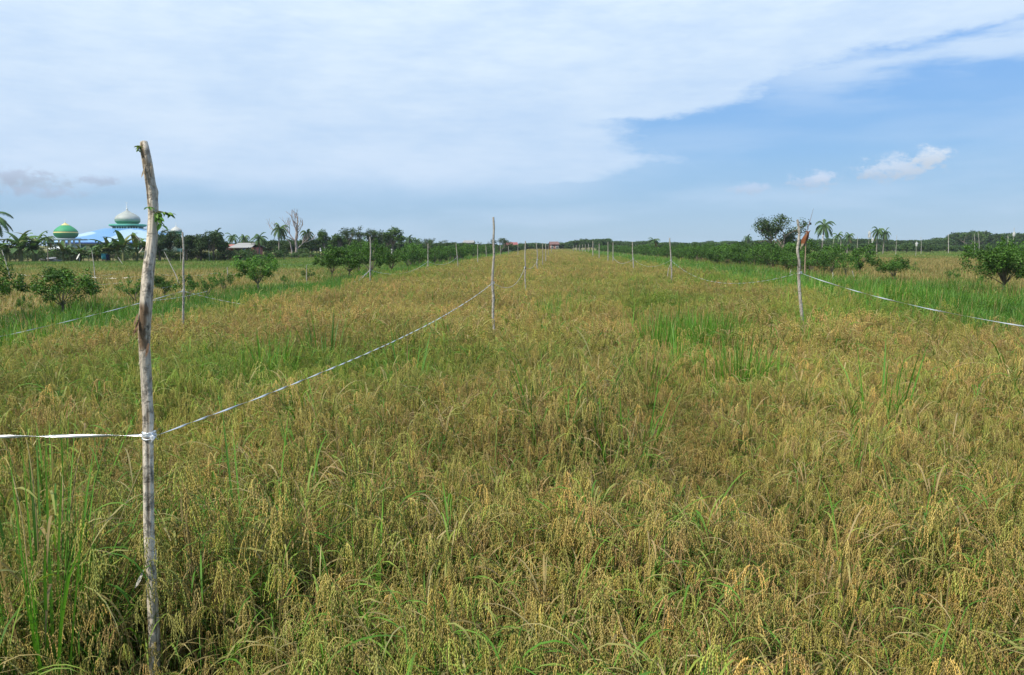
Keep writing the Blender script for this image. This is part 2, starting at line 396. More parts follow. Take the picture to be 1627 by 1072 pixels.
# ------------------------------------------------------------------ rice and grass
GOLD = np.array([(.56, .40, .13), (.51, .385, .14), (.60, .45, .18), (.49, .395, .13), (.43, .39, .12), (.51, .35, .14)])
STRAW = np.array([(.42, .31, .15), (.36, .25, .11), (.48, .37, .19), (.30, .21, .10)])
GREEN = np.array([(.09, .20, .022), (.13, .235, .032), (.07, .155, .018), (.20, .27, .05)])
def rice_clump(seed, green=.4, lod=0, height=.72, npan=11, nleaf=34, lodged=0.0):
    """a tuft of stalks whose grain-laden panicles arch over and hang in strands"""
    global rng
    rng = np.random.default_rng(seed); R_ = rng.random; mb = MB()
    lean = rng.normal(size=2) * .06 + np.array([lodged, -.02])
    GC, GD, GL, GW, GK = [], [], [], [], []; hue = np.array([(1, 1, 1), (.90, 1.0, .75), (1.03, .98, 1.0), (1.06, 1.03, .95), (.9, .95, .8)][seed % 5])
    for k in range(npan):
        a = R_() * 2 * np.pi; r = .02 + .05 * R_(); h = height * (.74 + .36 * R_())
        out = np.array([math.cos(a), math.sin(a)]) * (.05 + .08 * R_()) + lean
        p0 = np.array([math.cos(a) * r, math.sin(a) * r, 0.0]); p1 = p0 + np.array([*out * .5, h * .75]); p2 = p0 + np.array([*out * 1.1, h])
        dirn = unit(np.array([*(out + rng.normal(size=2) * .05), .0])); L = .11 + .06 * R_()
        p3 = p2 + dirn * L * .34 + np.array([0, 0, .01]); p4 = p3 + dirn * L * .10 + np.array([0, 0, -L * .80])
        t = np.linspace(0, 1, 5)[:, None]; stem = p0 + (p1 - p0) * t
        tt = np.linspace(0, 1, 9)[:, None]; arc = ((1 - tt) ** 3) * p1 + 3 * ((1 - tt) ** 2) * tt * p2 + 3 * (1 - tt) * tt ** 2 * p3 + tt ** 3 * p4
        gcol = GOLD[rng.integers(len(GOLD))] * (.8 + .35 * R_()); scol = GREEN[rng.integers(4)] * .9 if R_() < .45 else STRAW[rng.integers(4)] * .9
        tube(mb, np.vstack([stem[:-1], arc[:4]]), [.0022] * 4 + [.0016] * 4, scol, sides=3, cap=False)
        tube(mb, arc[3:], .0011, gcol * .9, sides=3, cap=False)
        gcol = gcol * hue * (.80 + .45 * R_())
        # the panicle: the rachis arches over, its branches hang in parallel strings of grains
        ns = 9 if lod == 0 else 7; ng = 9 if lod == 0 else 3
        for b in range(ns):
            f = .26 + .74 * (b + R_() * .6) / ns; q = ((1 - f) ** 3) * p1 + 3 * ((1 - f) ** 2) * f * p2 + 3 * (1 - f) * f ** 2 * p3 + f ** 3 * p4
            bl = (.055 + .045 * R_()) * (1.1 - .25 * f); sd = rng.normal(size=2) * .014 + dirn[:2] * .012 * R_()
            g_ = (np.arange(ng) + .5) / ng; P = q + np.stack([sd[0] * np.sqrt(g_), sd[1] * np.sqrt(g_), -bl * g_ + .012 * np.sqrt(g_)], 1)
            alt = np.where(np.arange(ng) % 2, 1.0, -1.0)[:, None]; sv = rng.normal(size=3) * [1, 1, 0]; sv = unit(sv)
            GC.append(P + sv * alt * (.0010 if lod == 0 else .001)); GD.append(np.array([0, 0, -1.0]) + sv * alt * .16 + rng.normal(size=(ng, 3)) * .10 + np.array([sd[0], sd[1], 0]) * 3)
            GL.append(np.full(ng, .0150 if lod == 0 else bl / ng * 1.25)); GW.append(np.full(ng, .0036 if lod == 0 else .0064))
            GK.append(gcol[None] * (.78 + .42 * R_()) * (.94 + .12 * rng.random((ng, 1))))
    grains(mb, np.concatenate(GC), np.concatenate(GD), np.concatenate(GL), np.concatenate(GW), np.concatenate(GK))
    for k in range(nleaf):
        a = R_() * 2 * np.pi; u = R_()
        if u < green: c = GREEN[rng.integers(4)]; tip = c * np.array([1.5, 1.2, 1.0]) if R_() < .5 else None
        elif u < green + .2: c = np.array((.26, .26, .075)); tip = STRAW[rng.integers(4)]
        else: c = STRAW[rng.integers(4)] * (.7 + .4 * R_()); tip = c * .8
        z0 = height * (.30 + .62 * R_()); el = .15 + 1.15 * R_(); r = .03 + .05 * R_()
        d = np.array([math.cos(a) * math.cos(el) + lean[0], math.sin(a) * math.cos(el) + lean[1], math.sin(el)])
        blade(mb, (math.cos(a) * r, math.sin(a) * r, z0), d, .12 + .17 * R_(), (.0036 + .0048 * R_()) * (1 if lod == 0 else 1.5), 1.0 + 2.4 * R_(), c, 6 if lod == 0 else 4, rng.normal() * .7, .2, tip)
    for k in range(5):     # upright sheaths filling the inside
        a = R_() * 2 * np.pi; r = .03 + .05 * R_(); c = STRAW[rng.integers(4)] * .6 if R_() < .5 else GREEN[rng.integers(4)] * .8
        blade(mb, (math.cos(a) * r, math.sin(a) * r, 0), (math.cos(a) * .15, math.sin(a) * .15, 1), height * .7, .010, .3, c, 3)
    return mb.obj('rice', M_rice, link=False)
def grass_clump(seed, h=.45, n=26, w=.009, spread=.10, colr=None, lod=0, upright=.8, dry=.08, dr=1.0):
    global rng
    rng = np.random.default_rng(seed); R_ = rng.random; mb = MB()
    cols = np.array([(.055, .155, .015), (.078, .195, .020), (.044, .12, .013), (.115, .23, .028)]) if colr is None else np.array(colr)
    for k in range(n):
        a = R_() * 2 * np.pi; r = spread * math.sqrt(R_()); el = upright + (1.5 - upright) * R_()
        c = cols[rng.integers(len(cols))] * (.8 + .4 * R_())
        if R_() < dry: c = STRAW[rng.integers(4)]
        blade(mb, (math.cos(a) * r, math.sin(a) * r, 0), (math.cos(a) * math.cos(el), math.sin(a) * math.cos(el), math.sin(el)),
              h * (.65 + .5 * R_()), w * (.7 + .6 * R_()), dr * (.25 + 1.9 * R_() ** 2), c, 5 if lod == 0 else 3, rng.normal() * .4, .25, c * 1.15)
    return mb.obj('grass', M_grass, link=False)

def jgrid(u0, u1, v0, v1, sp, jit=.38, seed=1):
    r = np.random.default_rng(seed)
    U, V = np.meshgrid(np.arange(u0, u1, sp), np.arange(v0, v1, sp))
    U = U.ravel() + r.uniform(-jit, jit, U.size) * sp; V = V.ravel() + r.uniform(-jit, jit, V.size) * sp
    ca, sa = math.cos(AX), math.sin(AX)
    return U, V, U * ca + V * sa, -U * sa + V * ca, r
def keep_view(x, y, m=2.5):    # what the camera, or one a step aside, can see
    return (np.abs(x) < .72 * np.maximum(y, 0) + m) & (y > -.3)
def edge_l(v): return -6.9 + .25 * math.sin(v * .35) + .15 * math.sin(v * 1.1)
def edge_r(v): return 7.6 + .35 * math.sin(v * .23 + 1) + .2 * math.sin(v * .9)
edge_lv, edge_rv = np.vectorize(edge_l), np.vectorize(edge_r)
def nzv(x, y, s, o=3, z=0.0):
    return np.array([mnoise.fractal(Vector((a * s, b * s, z)), 1.0, 2.0, o) for a, b in zip(x, y)])

def rice_field():
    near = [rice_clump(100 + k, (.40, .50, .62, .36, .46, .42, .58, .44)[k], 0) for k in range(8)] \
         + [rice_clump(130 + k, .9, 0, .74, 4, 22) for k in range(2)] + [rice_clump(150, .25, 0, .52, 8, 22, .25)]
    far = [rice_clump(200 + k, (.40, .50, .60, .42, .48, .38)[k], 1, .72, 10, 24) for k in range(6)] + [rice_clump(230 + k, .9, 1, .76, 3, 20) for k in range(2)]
    P, Rr, S, I, T = [], [], [], [], []
    for (v0, v1, sp, kinds, off, sd) in ((.55, 9, .135, 'n', 0, 1), (9, 20, .155, 'f', 11, 5), (20, 40, .20, 'f', 11, 2), (40, 80, .30, 'f', 11, 3), (80, 260, .50, 'f', 11, 4)):
        U, V, X, Y, r = jgrid(-7.6, 8.6, v0, v1, sp, .4, sd)
        k = keep_view(X, Y) & (U > edge_lv(V)) & (U < edge_rv(V)); U, V, X, Y = U[k], V[k], X[k], Y[k]
        # thin, trampled spots and a worn track show the soil and lodged straw
        low = nzv(X, Y, .55, 3, 5.0)
        track = np.exp(-((U - (.75 + .07 * V + .18 * np.sin(V * .7))) / .32) ** 2) * (V < 26) * (.4 + .6 * (np.sin(V * 1.3) > -.2))
        relief = nzv(X, Y, 1.3, 2, 3.0) if v0 < 40 else np.zeros(len(X))
        gz = nzv(X, Y, .16, 3, 9.0); side = np.clip((U - 4.2) / 3.0, 0, 1) * np.clip((V - 6) / 8, 0, 1) + np.clip((-4.6 - U) / 2.5, 0, 1) * np.clip((V - 22) / 15, 0, 1) * .8
        greenp = np.clip(gz * 1.1 - .04 + side * .70, 0, 1)
        n = len(X); sc = (.95 + .15 * r.normal(size=n)) * (1 + .20 * low + .26 * relief) * (1 - .42 * track); sc = np.where((np.abs(X + .487 * Y) < .50) & (Y < 2.78) & (Y > 1.4), np.minimum(sc, .74), sc)
        wide = {0.135: 1.0, .155: 1.0, .20: 1.15, .30: 1.25, .50: 1.7}[sp]
        idx = r.integers(0, 8 if kinds == 'n' else 6, n)
        gsel = r.random(n) < greenp * .42
        if kinds == 'n':
            idx = np.where(gsel, 8 + r.integers(0, 2, n), idx); idx = np.where(r.random(n) < track * .85 + (low > .42) * .5, 10, idx)
        else: idx = off + np.where(gsel, 6 + r.integers(0, 2, n), idx)
        keep = ~((np.abs(X + .487 * Y) < .15) & (Y < 2.78) & (Y > 1.6) & (r.random(n) < .95) | (r.random(n) < track * .35) | ((low > .48) & (r.random(n) < .3)))
        P.append(np.stack([X, Y, np.zeros(n)], 1)[keep]); Rr.append(np.stack([r.normal(size=n) * .07, r.normal(size=n) * .07, r.uniform(0, 6.28, n)], 1)[keep])
        S.append(np.stack([sc * wide, sc * wide, sc], 1)[keep]); I.append(idx[keep]); T.append(np.clip(greenp * .85 + np.abs(r.normal(size=n)) * .12, 0, 1)[keep])
    P = np.concatenate(P); print('rice clumps', len(P))
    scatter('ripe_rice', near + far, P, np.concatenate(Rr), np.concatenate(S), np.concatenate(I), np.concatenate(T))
rice_field()

def weeds_in_rice():
    """green blades that stand up out of the ripe rice"""
    protos = [grass_clump(300 + k, .98, 24, .013, .10, [(.11, .265, .028), (.14, .30, .04), (.09, .215, .024)], 0, 1.18, .06, .6) for k in range(4)]
    protos += [grass_clump(310 + k, .95, 4, .009, .10, [(.12, .22, .04), (.16, .24, .05)], 0, 1.05, .2, .7) for k in range(3)]
    U, V, X, Y, r = jgrid(-7, 8, 1.6, 70, .42, .5, 21)
    k = keep_view(X, Y, 1.5) & (U > edge_lv(V)) & (U < edge_rv(V)); X, Y, U, V = X[k], Y[k], U[k], V[k]
    gz = nzv(X, Y, .35, 3, 2.0)
    k = (r.random(len(X)) < np.clip(gz * .9 - .05, .0, .5) + .035); X, Y = X[k], Y[k]; n = len(X)
    idx = np.where(r.random(n) < .38, r.integers(0, 4, n), 4 + r.integers(0, 3, n)); s = r.uniform(.75, 1.08, n)
    X, Y, idx, s = list(X), list(Y), list(idx), list(s)
    # the clear green patches of the photo, at their places on the ground
    for (px, py, rx, ry, m) in ((1135, 528, 42, 10, 46), (1050, 520, 34, 9, 16), (868, 500, 16, 8, 10), (905, 498, 14, 8, 7), (1290, 520, 26, 10, 10),
                                (1340, 470, 60, 12, 30), (1250, 452, 60, 8, 22), (1010, 585, 8, 6, 4), (1165, 590, 28, 8, 9), (430, 575, 16, 8, 5), (375, 600, 20, 10, 4), (1085, 560, 14, 8, 5)):
        for _ in range(int(m * 1.4)):
            p = on_z(px + r.normal() * rx * .6, py + r.normal() * ry * .6, .70)
            X.append(p.x); Y.append(p.y); idx.append(int(r.integers(0, 4))); s.append(r.uniform(.85, 1.1))
    n = len(X)
    scatter('weed_grass', protos, np.stack([X, Y, np.zeros(n)], 1), np.stack([r.normal(size=n) * .05, r.normal(size=n) * .05, r.uniform(0, 6.28, n)], 1),
            np.repeat(np.array(s)[:, None], 3, 1), idx, np.clip(r.normal(size=n) * .3, 0, 1))
weeds_in_rice()

def tufts():
    """the tufts that stand out singly"""
    col = [(.10, .25, .03), (.13, .285, .04), (.08, .20, .025)]
    spec = [(58, 930, 2.75, 1.22, 64, 'tall bright green grass tuft in the foreground left of the nearest stake'),
            (515, 560, None, 1.15, 24, 'upright green grass tuft in the rice just above the twisted ribbon'),
            (886, 660, None, 1.12, 20, 'narrow dark green grass tuft in the middle of the rice'),
            (1402, 645, None, 1.15, 26, 'broad green grass tuft in the rice below the bent right hand stake'),
            (400, 905, 3.3, 1.18, 12, 'sparse long green blades rising right of the nearest stake'),
            (645, 590, None, 1.08, 16, 'small green grass tuft just below the sagging ribbon')]
    for k, (px, py, Y, h, n, lab) in enumerate(spec):
        p = at_y(px, py, Y) if Y else on_z(px, py, .66)
        g = grass_clump(400 + k, h, int(n * 1.3), (.011, .018, .018, .018, .012, .018)[k], .12, col, 0, 1.18, .07, .5); C.objects.link(g); g.name = 'grass_tuft'
        g.location = (p.x, p.y, 0); tag(g, lab, 'grass tuft', 'green grass tufts growing through the rice')
tufts()

def verges():
    """lush grass on the banks to both sides of the field"""
    short = [grass_clump(500 + k, .34, 34, .010, .16, None, 0, .5, .05) for k in range(4)]
    tall = [grass_clump(510 + k, .62, 34, .010, .18, None, 0, .8, .06) for k in range(4)]
    P, Rr, S, I, T = [], [], [], [], []
    for (u0, u1, v0, v1, sp, sd) in ((-14.5, -6.3, 5, 34, .26, 31), (-14.5, -6.3, 34, 110, .45, 32), (-14.5, -6.3, 110, 260, .9, 33),
                                     (6.9, 19.5, 9, 36, .28, 34), (6.9, 19.5, 36, 110, .48, 35), (6.9, 19.5, 110, 260, .9, 36)):
        U, V, X, Y, r = jgrid(u0, u1, v0, v1, sp, .45, sd)
        left = u0 < 0; k = keep_view(X, Y, 2)
        if left: k &= (U < edge_lv(V) + .35) & (U > -13.6 + 1.2 * np.sin(V * .21) + .8 * np.sin(V * .53))
        else: k &= (U > edge_rv(V) - .5) & (U < 17.6 + 1.5 * np.sin(V * .17 + 2))
        U, V, X, Y = U[k], V[k], X[k], Y[k]; n = len(X); nz = nzv(X, Y, .4, 3, 7.0)
        bare = (nz > .35) & (not left) & (U > 13); kk = ~(bare & (r.random(n) < .85)); U, V, X, Y, nz = U[kk], V[kk], X[kk], Y[kk], nz[kk]; n = len(X)
        t = (r.random(n) < (np.clip(.22 + nz * 1.2, 0, 1) if not left else np.where(U > -9.2, .9, np.clip(-.05 + nz * .4, 0, 1))))
        idx = np.where(t, 4 + r.integers(0, 4, n), r.integers(0, 4, n))
        wide = {.26: 1.0, .28: 1.05, .45: 1.5, .48: 1.6, .9: 2.6}[sp]; sc = r.uniform(.75, 1.2, n) * (1 + .3 * nz)
        P.append(np.stack([X, Y, np.zeros(n)], 1)); Rr.append(np.stack([r.normal(size=n) * .08, r.normal(size=n) * .08, r.uniform(0, 6.28, n)], 1))
        S.append(np.stack([sc * wide, sc * wide, sc], 1)); I.append(idx); T.append(np.clip(nzv(X, Y, .15, 2, 1.5) * .8 + r.normal(size=n) * .15, 0, 1))
    P = np.concatenate(P); print('verge grass', len(P))
    scatter('verge_grass', short + tall, P, np.concatenate(Rr), np.concatenate(S), np.concatenate(I), np.concatenate(T))
verges()

def side_fields():
    """the neighbouring fields: low stubble and rice seen from afar, in patches a metre and a half wide"""
    def patch(seed, cols, h, n=150, w=.022):
        global rng
        rng = np.random.default_rng(seed); mb = MB(); cols = np.array(cols)
        for k in range(n):
            x, y = rng.uniform(-.85, .85, 2); a = rng.random() * 6.28; el = .6 + .9 * rng.random()
            blade(mb, (x, y, 0), (math.cos(a) * math.cos(el), math.sin(a) * math.cos(el), math.sin(el)), h * (.7 + .5 * rng.random()), w, .8 + rng.random(), cols[rng.integers(len(cols))] * (.75 + .5 * rng.random()), 3)
        return mb.obj('patch', M_rice, link=False)
    tan = [(.32, .23, .085), (.36, .27, .11), (.27, .22, .08), (.15, .20, .05)]; grn = [(.12, .20, .04), (.17, .23, .06), (.20, .22, .07), (.10, .17, .035)]
    protos = [patch(600 + k, tan, .42) for k in range(3)] + [patch(610 + k, grn, .42) for k in range(3)]
    P, Rr, S, I, T = [], [], [], [], []
    for (u0, u1, v0, v1, sp, sd) in ((-75, -12.6, 12, 110, 1.15, 41), (-120, -12.6, 110, 190, 1.9, 43), (16.8, 95, 20, 110, 1.15, 42), (16.8, 190, 110, 240, 1.9, 44)):
        U, V, X, Y, r = jgrid(u0, u1, v0, v1, sp, .4, sd); k = keep_view(X, Y, 3); left = u0 < 0
        if left: k &= (Y < 86) | (X > -48 + (Y - 86) * .25)
        U, V, X, Y = U[k], V[k], X[k], Y[k]; n = len(X); nz = nzv(X, Y, .05, 3, 4.0) + nzv(X, Y, .3, 2, 4.0) * .5
        g = np.clip((V - 46) / 22, 0, 1) * .95 + nz * .5 - .05 if left else np.clip((V - 100) / 30, 0, 1) * .9 + nz * .6 - .02
        gs = r.random(n) < g; idx = np.where(gs, 3, 0) + r.integers(0, 3, n); wide = 1.0 if sp < 1.5 else 1.6; sc = r.uniform(.75, 1.1, n)
        P.append(np.stack([X, Y, np.zeros(n)], 1)); Rr.append(np.stack([np.zeros(n), np.zeros(n), r.uniform(0, 6.28, n)], 1))
        S.append(np.stack([np.full(n, wide), np.full(n, wide), sc * (1.35 if not left else 1.0)], 1)); I.append(idx); T.append(np.clip(g * .4, 0, 1))
    P = np.concatenate(P); print('side field patches', len(P))
    scatter('field_stubble', protos, P, np.concatenate(Rr), np.concatenate(S), np.concatenate(I), np.concatenate(T))
side_fields()
# ------------------------------------------------------------------ trees and shrubs
LEAF_D = np.array([(.036, .076, .018), (.048, .098, .020), (.066, .118, .028), (.030, .062, .018)])
LEAF_M = np.array([(.065, .14, .022), (.085, .17, .028), (.052, .11, .018), (.10, .19, .035)])
LEAF_C = np.array([(.055, .135, .018), (.078, .18, .025), (.038, .092, .014), (.12, .245, .04)])
def limbs(mb, p, d, L, r, depth, tips, col, spread=.6, up=.15, kids=(2, 3), shrink=.72, sides=6, rmin=.006, keepz=None):
    n = 4; P = [np.array(p, float)]; d = unit(d)
    for k in range(n):
        d = unit(d + rng.normal(size=3) * .13 + np.array([0, 0, up * .3])); P.append(P[-1] + d * L / n)
    R = np.linspace(r, r * .68, n + 1); tube(mb, P, R, col, sides if depth > 1 else 4, cap=(depth == 0))
    if depth <= 1: tips.append((P[2], d))
    if depth == 0: tips.append((P[-1], d)); return
    for k in range(rng.integers(kids[0], kids[1] + 1)):
        a = rng.random() * 6.28; side = unit(np.cross(d, [math.cos(a), math.sin(a), .3]))
        q = P[-1] if k < 2 else P[rng.integers(2, n)]
        limbs(mb, q, unit(d + side * spread * (.7 + .6 * rng.random()) + np.array([0, 0, up])), L * shrink * (.8 + .4 * rng.random()), max(r * .62, rmin), depth - 1, tips, col, spread, up, kids, shrink, sides, rmin)
def blob_leaves(mb, C0, R0, n, size, cols, flat=.8, shell=.55):
    """leaves in the outer part of a clump centred at C0"""
    q = unit(rng.normal(size=(n, 3))); rad = (shell + (1 - shell) * rng.random(n) ** .6)[:, None]
    P = C0 + q * rad * np.array([R0, R0, R0 * flat]) + rng.normal(size=(n, 3)) * R0 * .10
    N_ = q * .7 + rng.normal(size=(n, 3)) * .6 + np.array([0, 0, .45])
    c = cols[rng.integers(len(cols), size=n)] * (.75 + .5 * rng.random((n, 1)))
    leafcards(mb, P, N_, size * (.7 + .6 * rng.random(n)), size * .5 * (.7 + .6 * rng.random(n)), c)
def proto(name, parts, label, cat):
    """parts: (name, MB, material, smooth); parked objects are used first by place()"""
    r = bpy.data.objects.new(name, None); r.empty_display_size = .3; tag(r, label, cat); out = []
    for (pn, mb, mt, sm) in parts:
        o = mb.obj(pn, mt, r, sm, link=False); out.append(o)
    return [r, out]
def place(pr, loc, s=1.0, rz=None, label=None, cat=None, group=None, name=None):
    r0, ch = pr; r = r0.copy(); C.objects.link(r)
    r.location = loc; r.scale = s if isinstance(s, tuple) else (s, s, s); r.rotation_euler = (0, 0, random.uniform(0, 6.28) if rz is None else rz)
    if name: r.name = name
    for o in ch: c = o.copy(); C.objects.link(c); c.parent = r
    if label: r['label'] = label
    if cat: r['category'] = cat
    if group: r['group'] = group
    return r
BARKC = (.17, .14, .11)
def seed(k):
    global rng; rng = np.random.default_rng(k)

def make_citrus(k, h=2.0, w=1.25, n=1900, fork=.45, cols=LEAF_C, ls=.085, sparse=.0, name='citrus_shrub'):
    """short forked trunk under a broad crown of uneven leafy clumps; w is the crown's half width"""
    seed(k); tr = MB(); fo = MB(); f0 = h * fork * .6
    tube(tr, [(0, 0, 0), (.02, .01, f0 * .5), (rng.normal() * .03, 0, f0)], [.05 * h / 2, .04 * h / 2, .034 * h / 2], BARKC, 7)
    nc = 34 if n < 5000 else 80; lo = h * fork * .72; zc = (h + lo) / 2; hz = (h - lo) / 2; m = 0
    for j in range(nc):
        q = unit(rng.normal(size=3)) * (.35 + .62 * rng.random() ** .7)
        if rng.random() < sparse: continue
        wob = 1 + .22 * math.sin(math.atan2(q[1], q[0]) * 3 + k)
        c = np.array([q[0] * w * .88 * wob, q[1] * w * .88 * wob, zc + q[2] * hz * .82]); R0 = h * (.09 + .07 * rng.random()); m += 1
        if j % 3 == 0 or n < 1500: tube(tr, [(0, 0, f0 * .95), tuple(c * [.38, .38, .70]), tuple(c)], [.020 * h / 2, .011, .004], BARKC, 4, False)
        blob_leaves(fo, c, R0, int(n / nc), ls, cols * (.85 + .3 * rng.random()), .8, .2)
        if rng.random() < .5: blob_leaves(fo, c * [1.1, 1.1, 1.0] + [0, 0, R0 * .9], R0 * .5, int(n / nc / 4), ls, cols * 1.15, .9, .1)
    return proto(name, [('foliage', fo, M_leaf, False), ('trunk', tr, M_wood, True)], '', 'shrub')
def make_round(k, h=4.0, w=3.0, n=2600, cols=LEAF_D, ls=.24, nl=16, low=.12, name='broadleaf_tree', mat=None):
    """dense crown of many uneven lobes"""
    seed(k); tr = MB(); fo = MB()
    tube(tr, [(0, 0, 0), (.05, 0, h * .25), (0, .05, h * .55)], [h * .035, h * .028, h * .012], BARKC, 8)
    for j in range(nl):
        q = unit(rng.normal(size=3)); q[2] = abs(q[2]) * 1.1 - .25; f = .55 + .35 * rng.random()
        c = np.array([q[0] * w * .5 * f, q[1] * w * .5 * f, h * (low + (1 - low) * .5) + q[2] * h * (1 - low) * .5 * f]); R0 = w * (.13 + .11 * rng.random())
        tube(tr, [(0, 0, h * .35), tuple(c * [.5, .5, .9]), tuple(c)], [h * .014, h * .009, h * .004], BARKC, 5, False)
        blob_leaves(fo, c, R0, n // nl, ls, cols * (.85 + .3 * rng.random()), .85, .6)
    return proto(name, [('crown', fo, mat or M_far, False), ('trunk', tr, M_wood, True)], '', 'tree')
def make_airy(k, h=7.0, w=6.0, n=2600, cols=LEAF_D, ls=.28, fork=.28, depth=3, clump=.09, name='airy_tree'):
    seed(k); tr = MB(); fo = MB(); tips = []
    limbs(tr, (0, 0, 0), (.08, 0, 1), h * fork, h * .03, 0, [], BARKC, sides=8)
    for _ in range(4): limbs(tr, (.02 * h, 0, h * fork * .95), (rng.normal() * .7, rng.normal() * .7, 1), h * .26, h * .018, depth, tips, BARKC, .65, .18, (2, 3), .74)
    for (p, d) in tips:
        if rng.random() < .88: blob_leaves(fo, p, h * clump * (.6 + .8 * rng.random()), max(4, n // len(tips)), ls, cols * (.8 + .4 * rng.random()), .75, .2)
    return proto(name, [('crown', fo, M_far, False), ('trunk', tr, M_wood, True)], '', 'tree')
def make_bare(k, h=8.0):
    seed(k); tr = MB(); br = MB(); c = (.33, .28, .26)
    P = [(0, 0, 0), (.1, 0, h * .2), (.02, .05, h * .36), (.15, 0, h * .55)]; tube(tr, P, [h * .026, h * .02, h * .016, h * .011], c, 8)
    P2 = [(-.5, 0, 0), (-.45, 0, h * .16), (-.6, 0, h * .33)]; tube(tr, P2, [h * .016, h * .012, h * .008], c, 7)
    for (p, d, L) in ((P[3], (.1, .1, 1), .17), (P[3], (-.25, 0, 1), .19), (P[2], (.55, .2, 1), .20), (P[2], (-.8, -.1, 1), .22), (P[2], (-.4, .3, 1), .19), (P2[2], (-.5, .2, 1), .16), (P[1], (.7, .1, .9), .16), (P[2], (.2, -.4, 1), .2)):
        limbs(br, p, d, h * L, h * .010, 3, [], c, .42, .28, (2, 3), .72, 5, .016)
    return proto('bare_tree', [('trunk', tr, M_wood, True), ('branches', br, M_wood, True)], '', 'tree')
def make_palm(k, h=6.0, n=20, fl=2.6, cols=None, lean=.06):
    seed(k); tr = MB(); fo = MB(); cols = np.array([(.045, .095, .03), (.06, .12, .035), (.075, .13, .045)]) if cols is None else cols
    t = np.linspace(0, 1, 9); P = np.stack([lean * h * t ** 2, .02 * h * np.sin(t * 3), h * t], 1)
    tube(tr, P, .17 - .07 * t + .06 * np.exp(-t * 12), np.repeat([(.24, .21, .18)], 9, 0), 9); top = P[-1]
    for j in range(n):
        a = j * 2.4 + rng.normal() * .2; el = 1.25 - 1.75 * (j / n) + rng.normal() * .1; L = fl * (.8 + .35 * rng.random())
        d = np.array([math.cos(a) * math.cos(el), math.sin(a) * math.cos(el), math.sin(el)]); p = top.copy(); pts = [p]; ds = [d]; m = 12
        for q in range(m): d = unit(d + np.array([0, 0, -.16 - .02 * q * .5])); p = p + d * L / m; pts.append(p); ds.append(d)
        pts = np.array(pts); ds = np.array(ds); c = cols[rng.integers(len(cols))] * (.8 + .4 * rng.random())
        if el < -.25 and rng.random() < .4: c = np.array((.20, .15, .08))
        tube(fo, pts, np.linspace(.03, .008, m + 1), c * 1.3, 4, False)
        ns = 26
        for sgn in (-1, 1):
            f = np.linspace(.08, .99, ns); base = np.stack([np.interp(f * m, np.arange(m + 1), pts[:, i]) for i in range(3)], 1); dd = np.stack([np.interp(f * m, np.arange(m + 1), ds[:, i]) for i in range(3)], 1)
            side = unit(np.cross(dd, [0, 0, 1.0]) + 1e-4) * sgn; ll = (.52 * fl / 2.6 * np.sin(np.pi * (f * .82 + .13)))[:, None] * (.85 + .3 * rng.random((ns, 1)))
            tip = base + (side * .78 + dd * .5 + np.array([0, 0, -.55 - .3 * rng.random()])) * ll; mid = (base + tip) / 2 + np.array([0, 0, .05]); w_ = dd * .038
            V = np.stack([base - w_, mid - w_ * 1.2, tip, mid + w_ * 1.2, base + w_], 1).reshape(-1, 3)
            fo.add(V, np.arange(ns * 5).reshape(-1, 5), c)
    return proto('coconut_palm', [('crown', fo, M_far, False), ('trunk', tr, M_wood, True)], '', 'palm')
def make_banana(k, h=3.0):
    seed(k); tr = MB(); fo = MB(); cols = np.array([(.07, .14, .03), (.09, .17, .04), (.055, .11, .03), (.13, .15, .05)])
    for s_ in range(2):
        ox, oy = rng.normal(size=2) * .35 * s_; hh = h * (1 - .25 * s_); tube(tr, [(ox, oy, 0), (ox, oy, hh * .3), (ox + .03, oy, hh * .55)], [.11, .09, .05], (.16, .17, .07), 8)
        for j in range(8):
            a = j * 2.4 + rng.random(); el = 1.35 - .14 * j; L = hh * (.50 + .12 * rng.random()); c = cols[rng.integers(4)]
            P = blade(fo, (ox, oy, hh * .5), (math.cos(a) * math.cos(el), math.sin(a) * math.cos(el), math.sin(el)), L, .42, 1.3, c, 9, rng.normal() * .3, .35)
            for q in range(3, 9):   # torn strips hanging off the edges
                if rng.random() < .6:
                    sd = unit(np.cross(P[q] - P[q - 1], [0, 0, 1.0])) * rng.choice([-1, 1]); blade(fo, P[q], sd + np.array([0, 0, -.3]), .30, .12, 1.5, c * .9, 3)
    return proto('banana_plant', [('leaves', fo, M_far, False), ('stem', tr, M_wood, True)], '', 'banana plant')

def top_h(py, Y): return CAM_Z + Y * math.tan(math.atan((CY - py) / F_PX) - PITCH)
def at_px(px, Y):
    return (px - CX) / F_PX * (Y * math.cos(PITCH) + 1.0 * math.sin(PITCH))

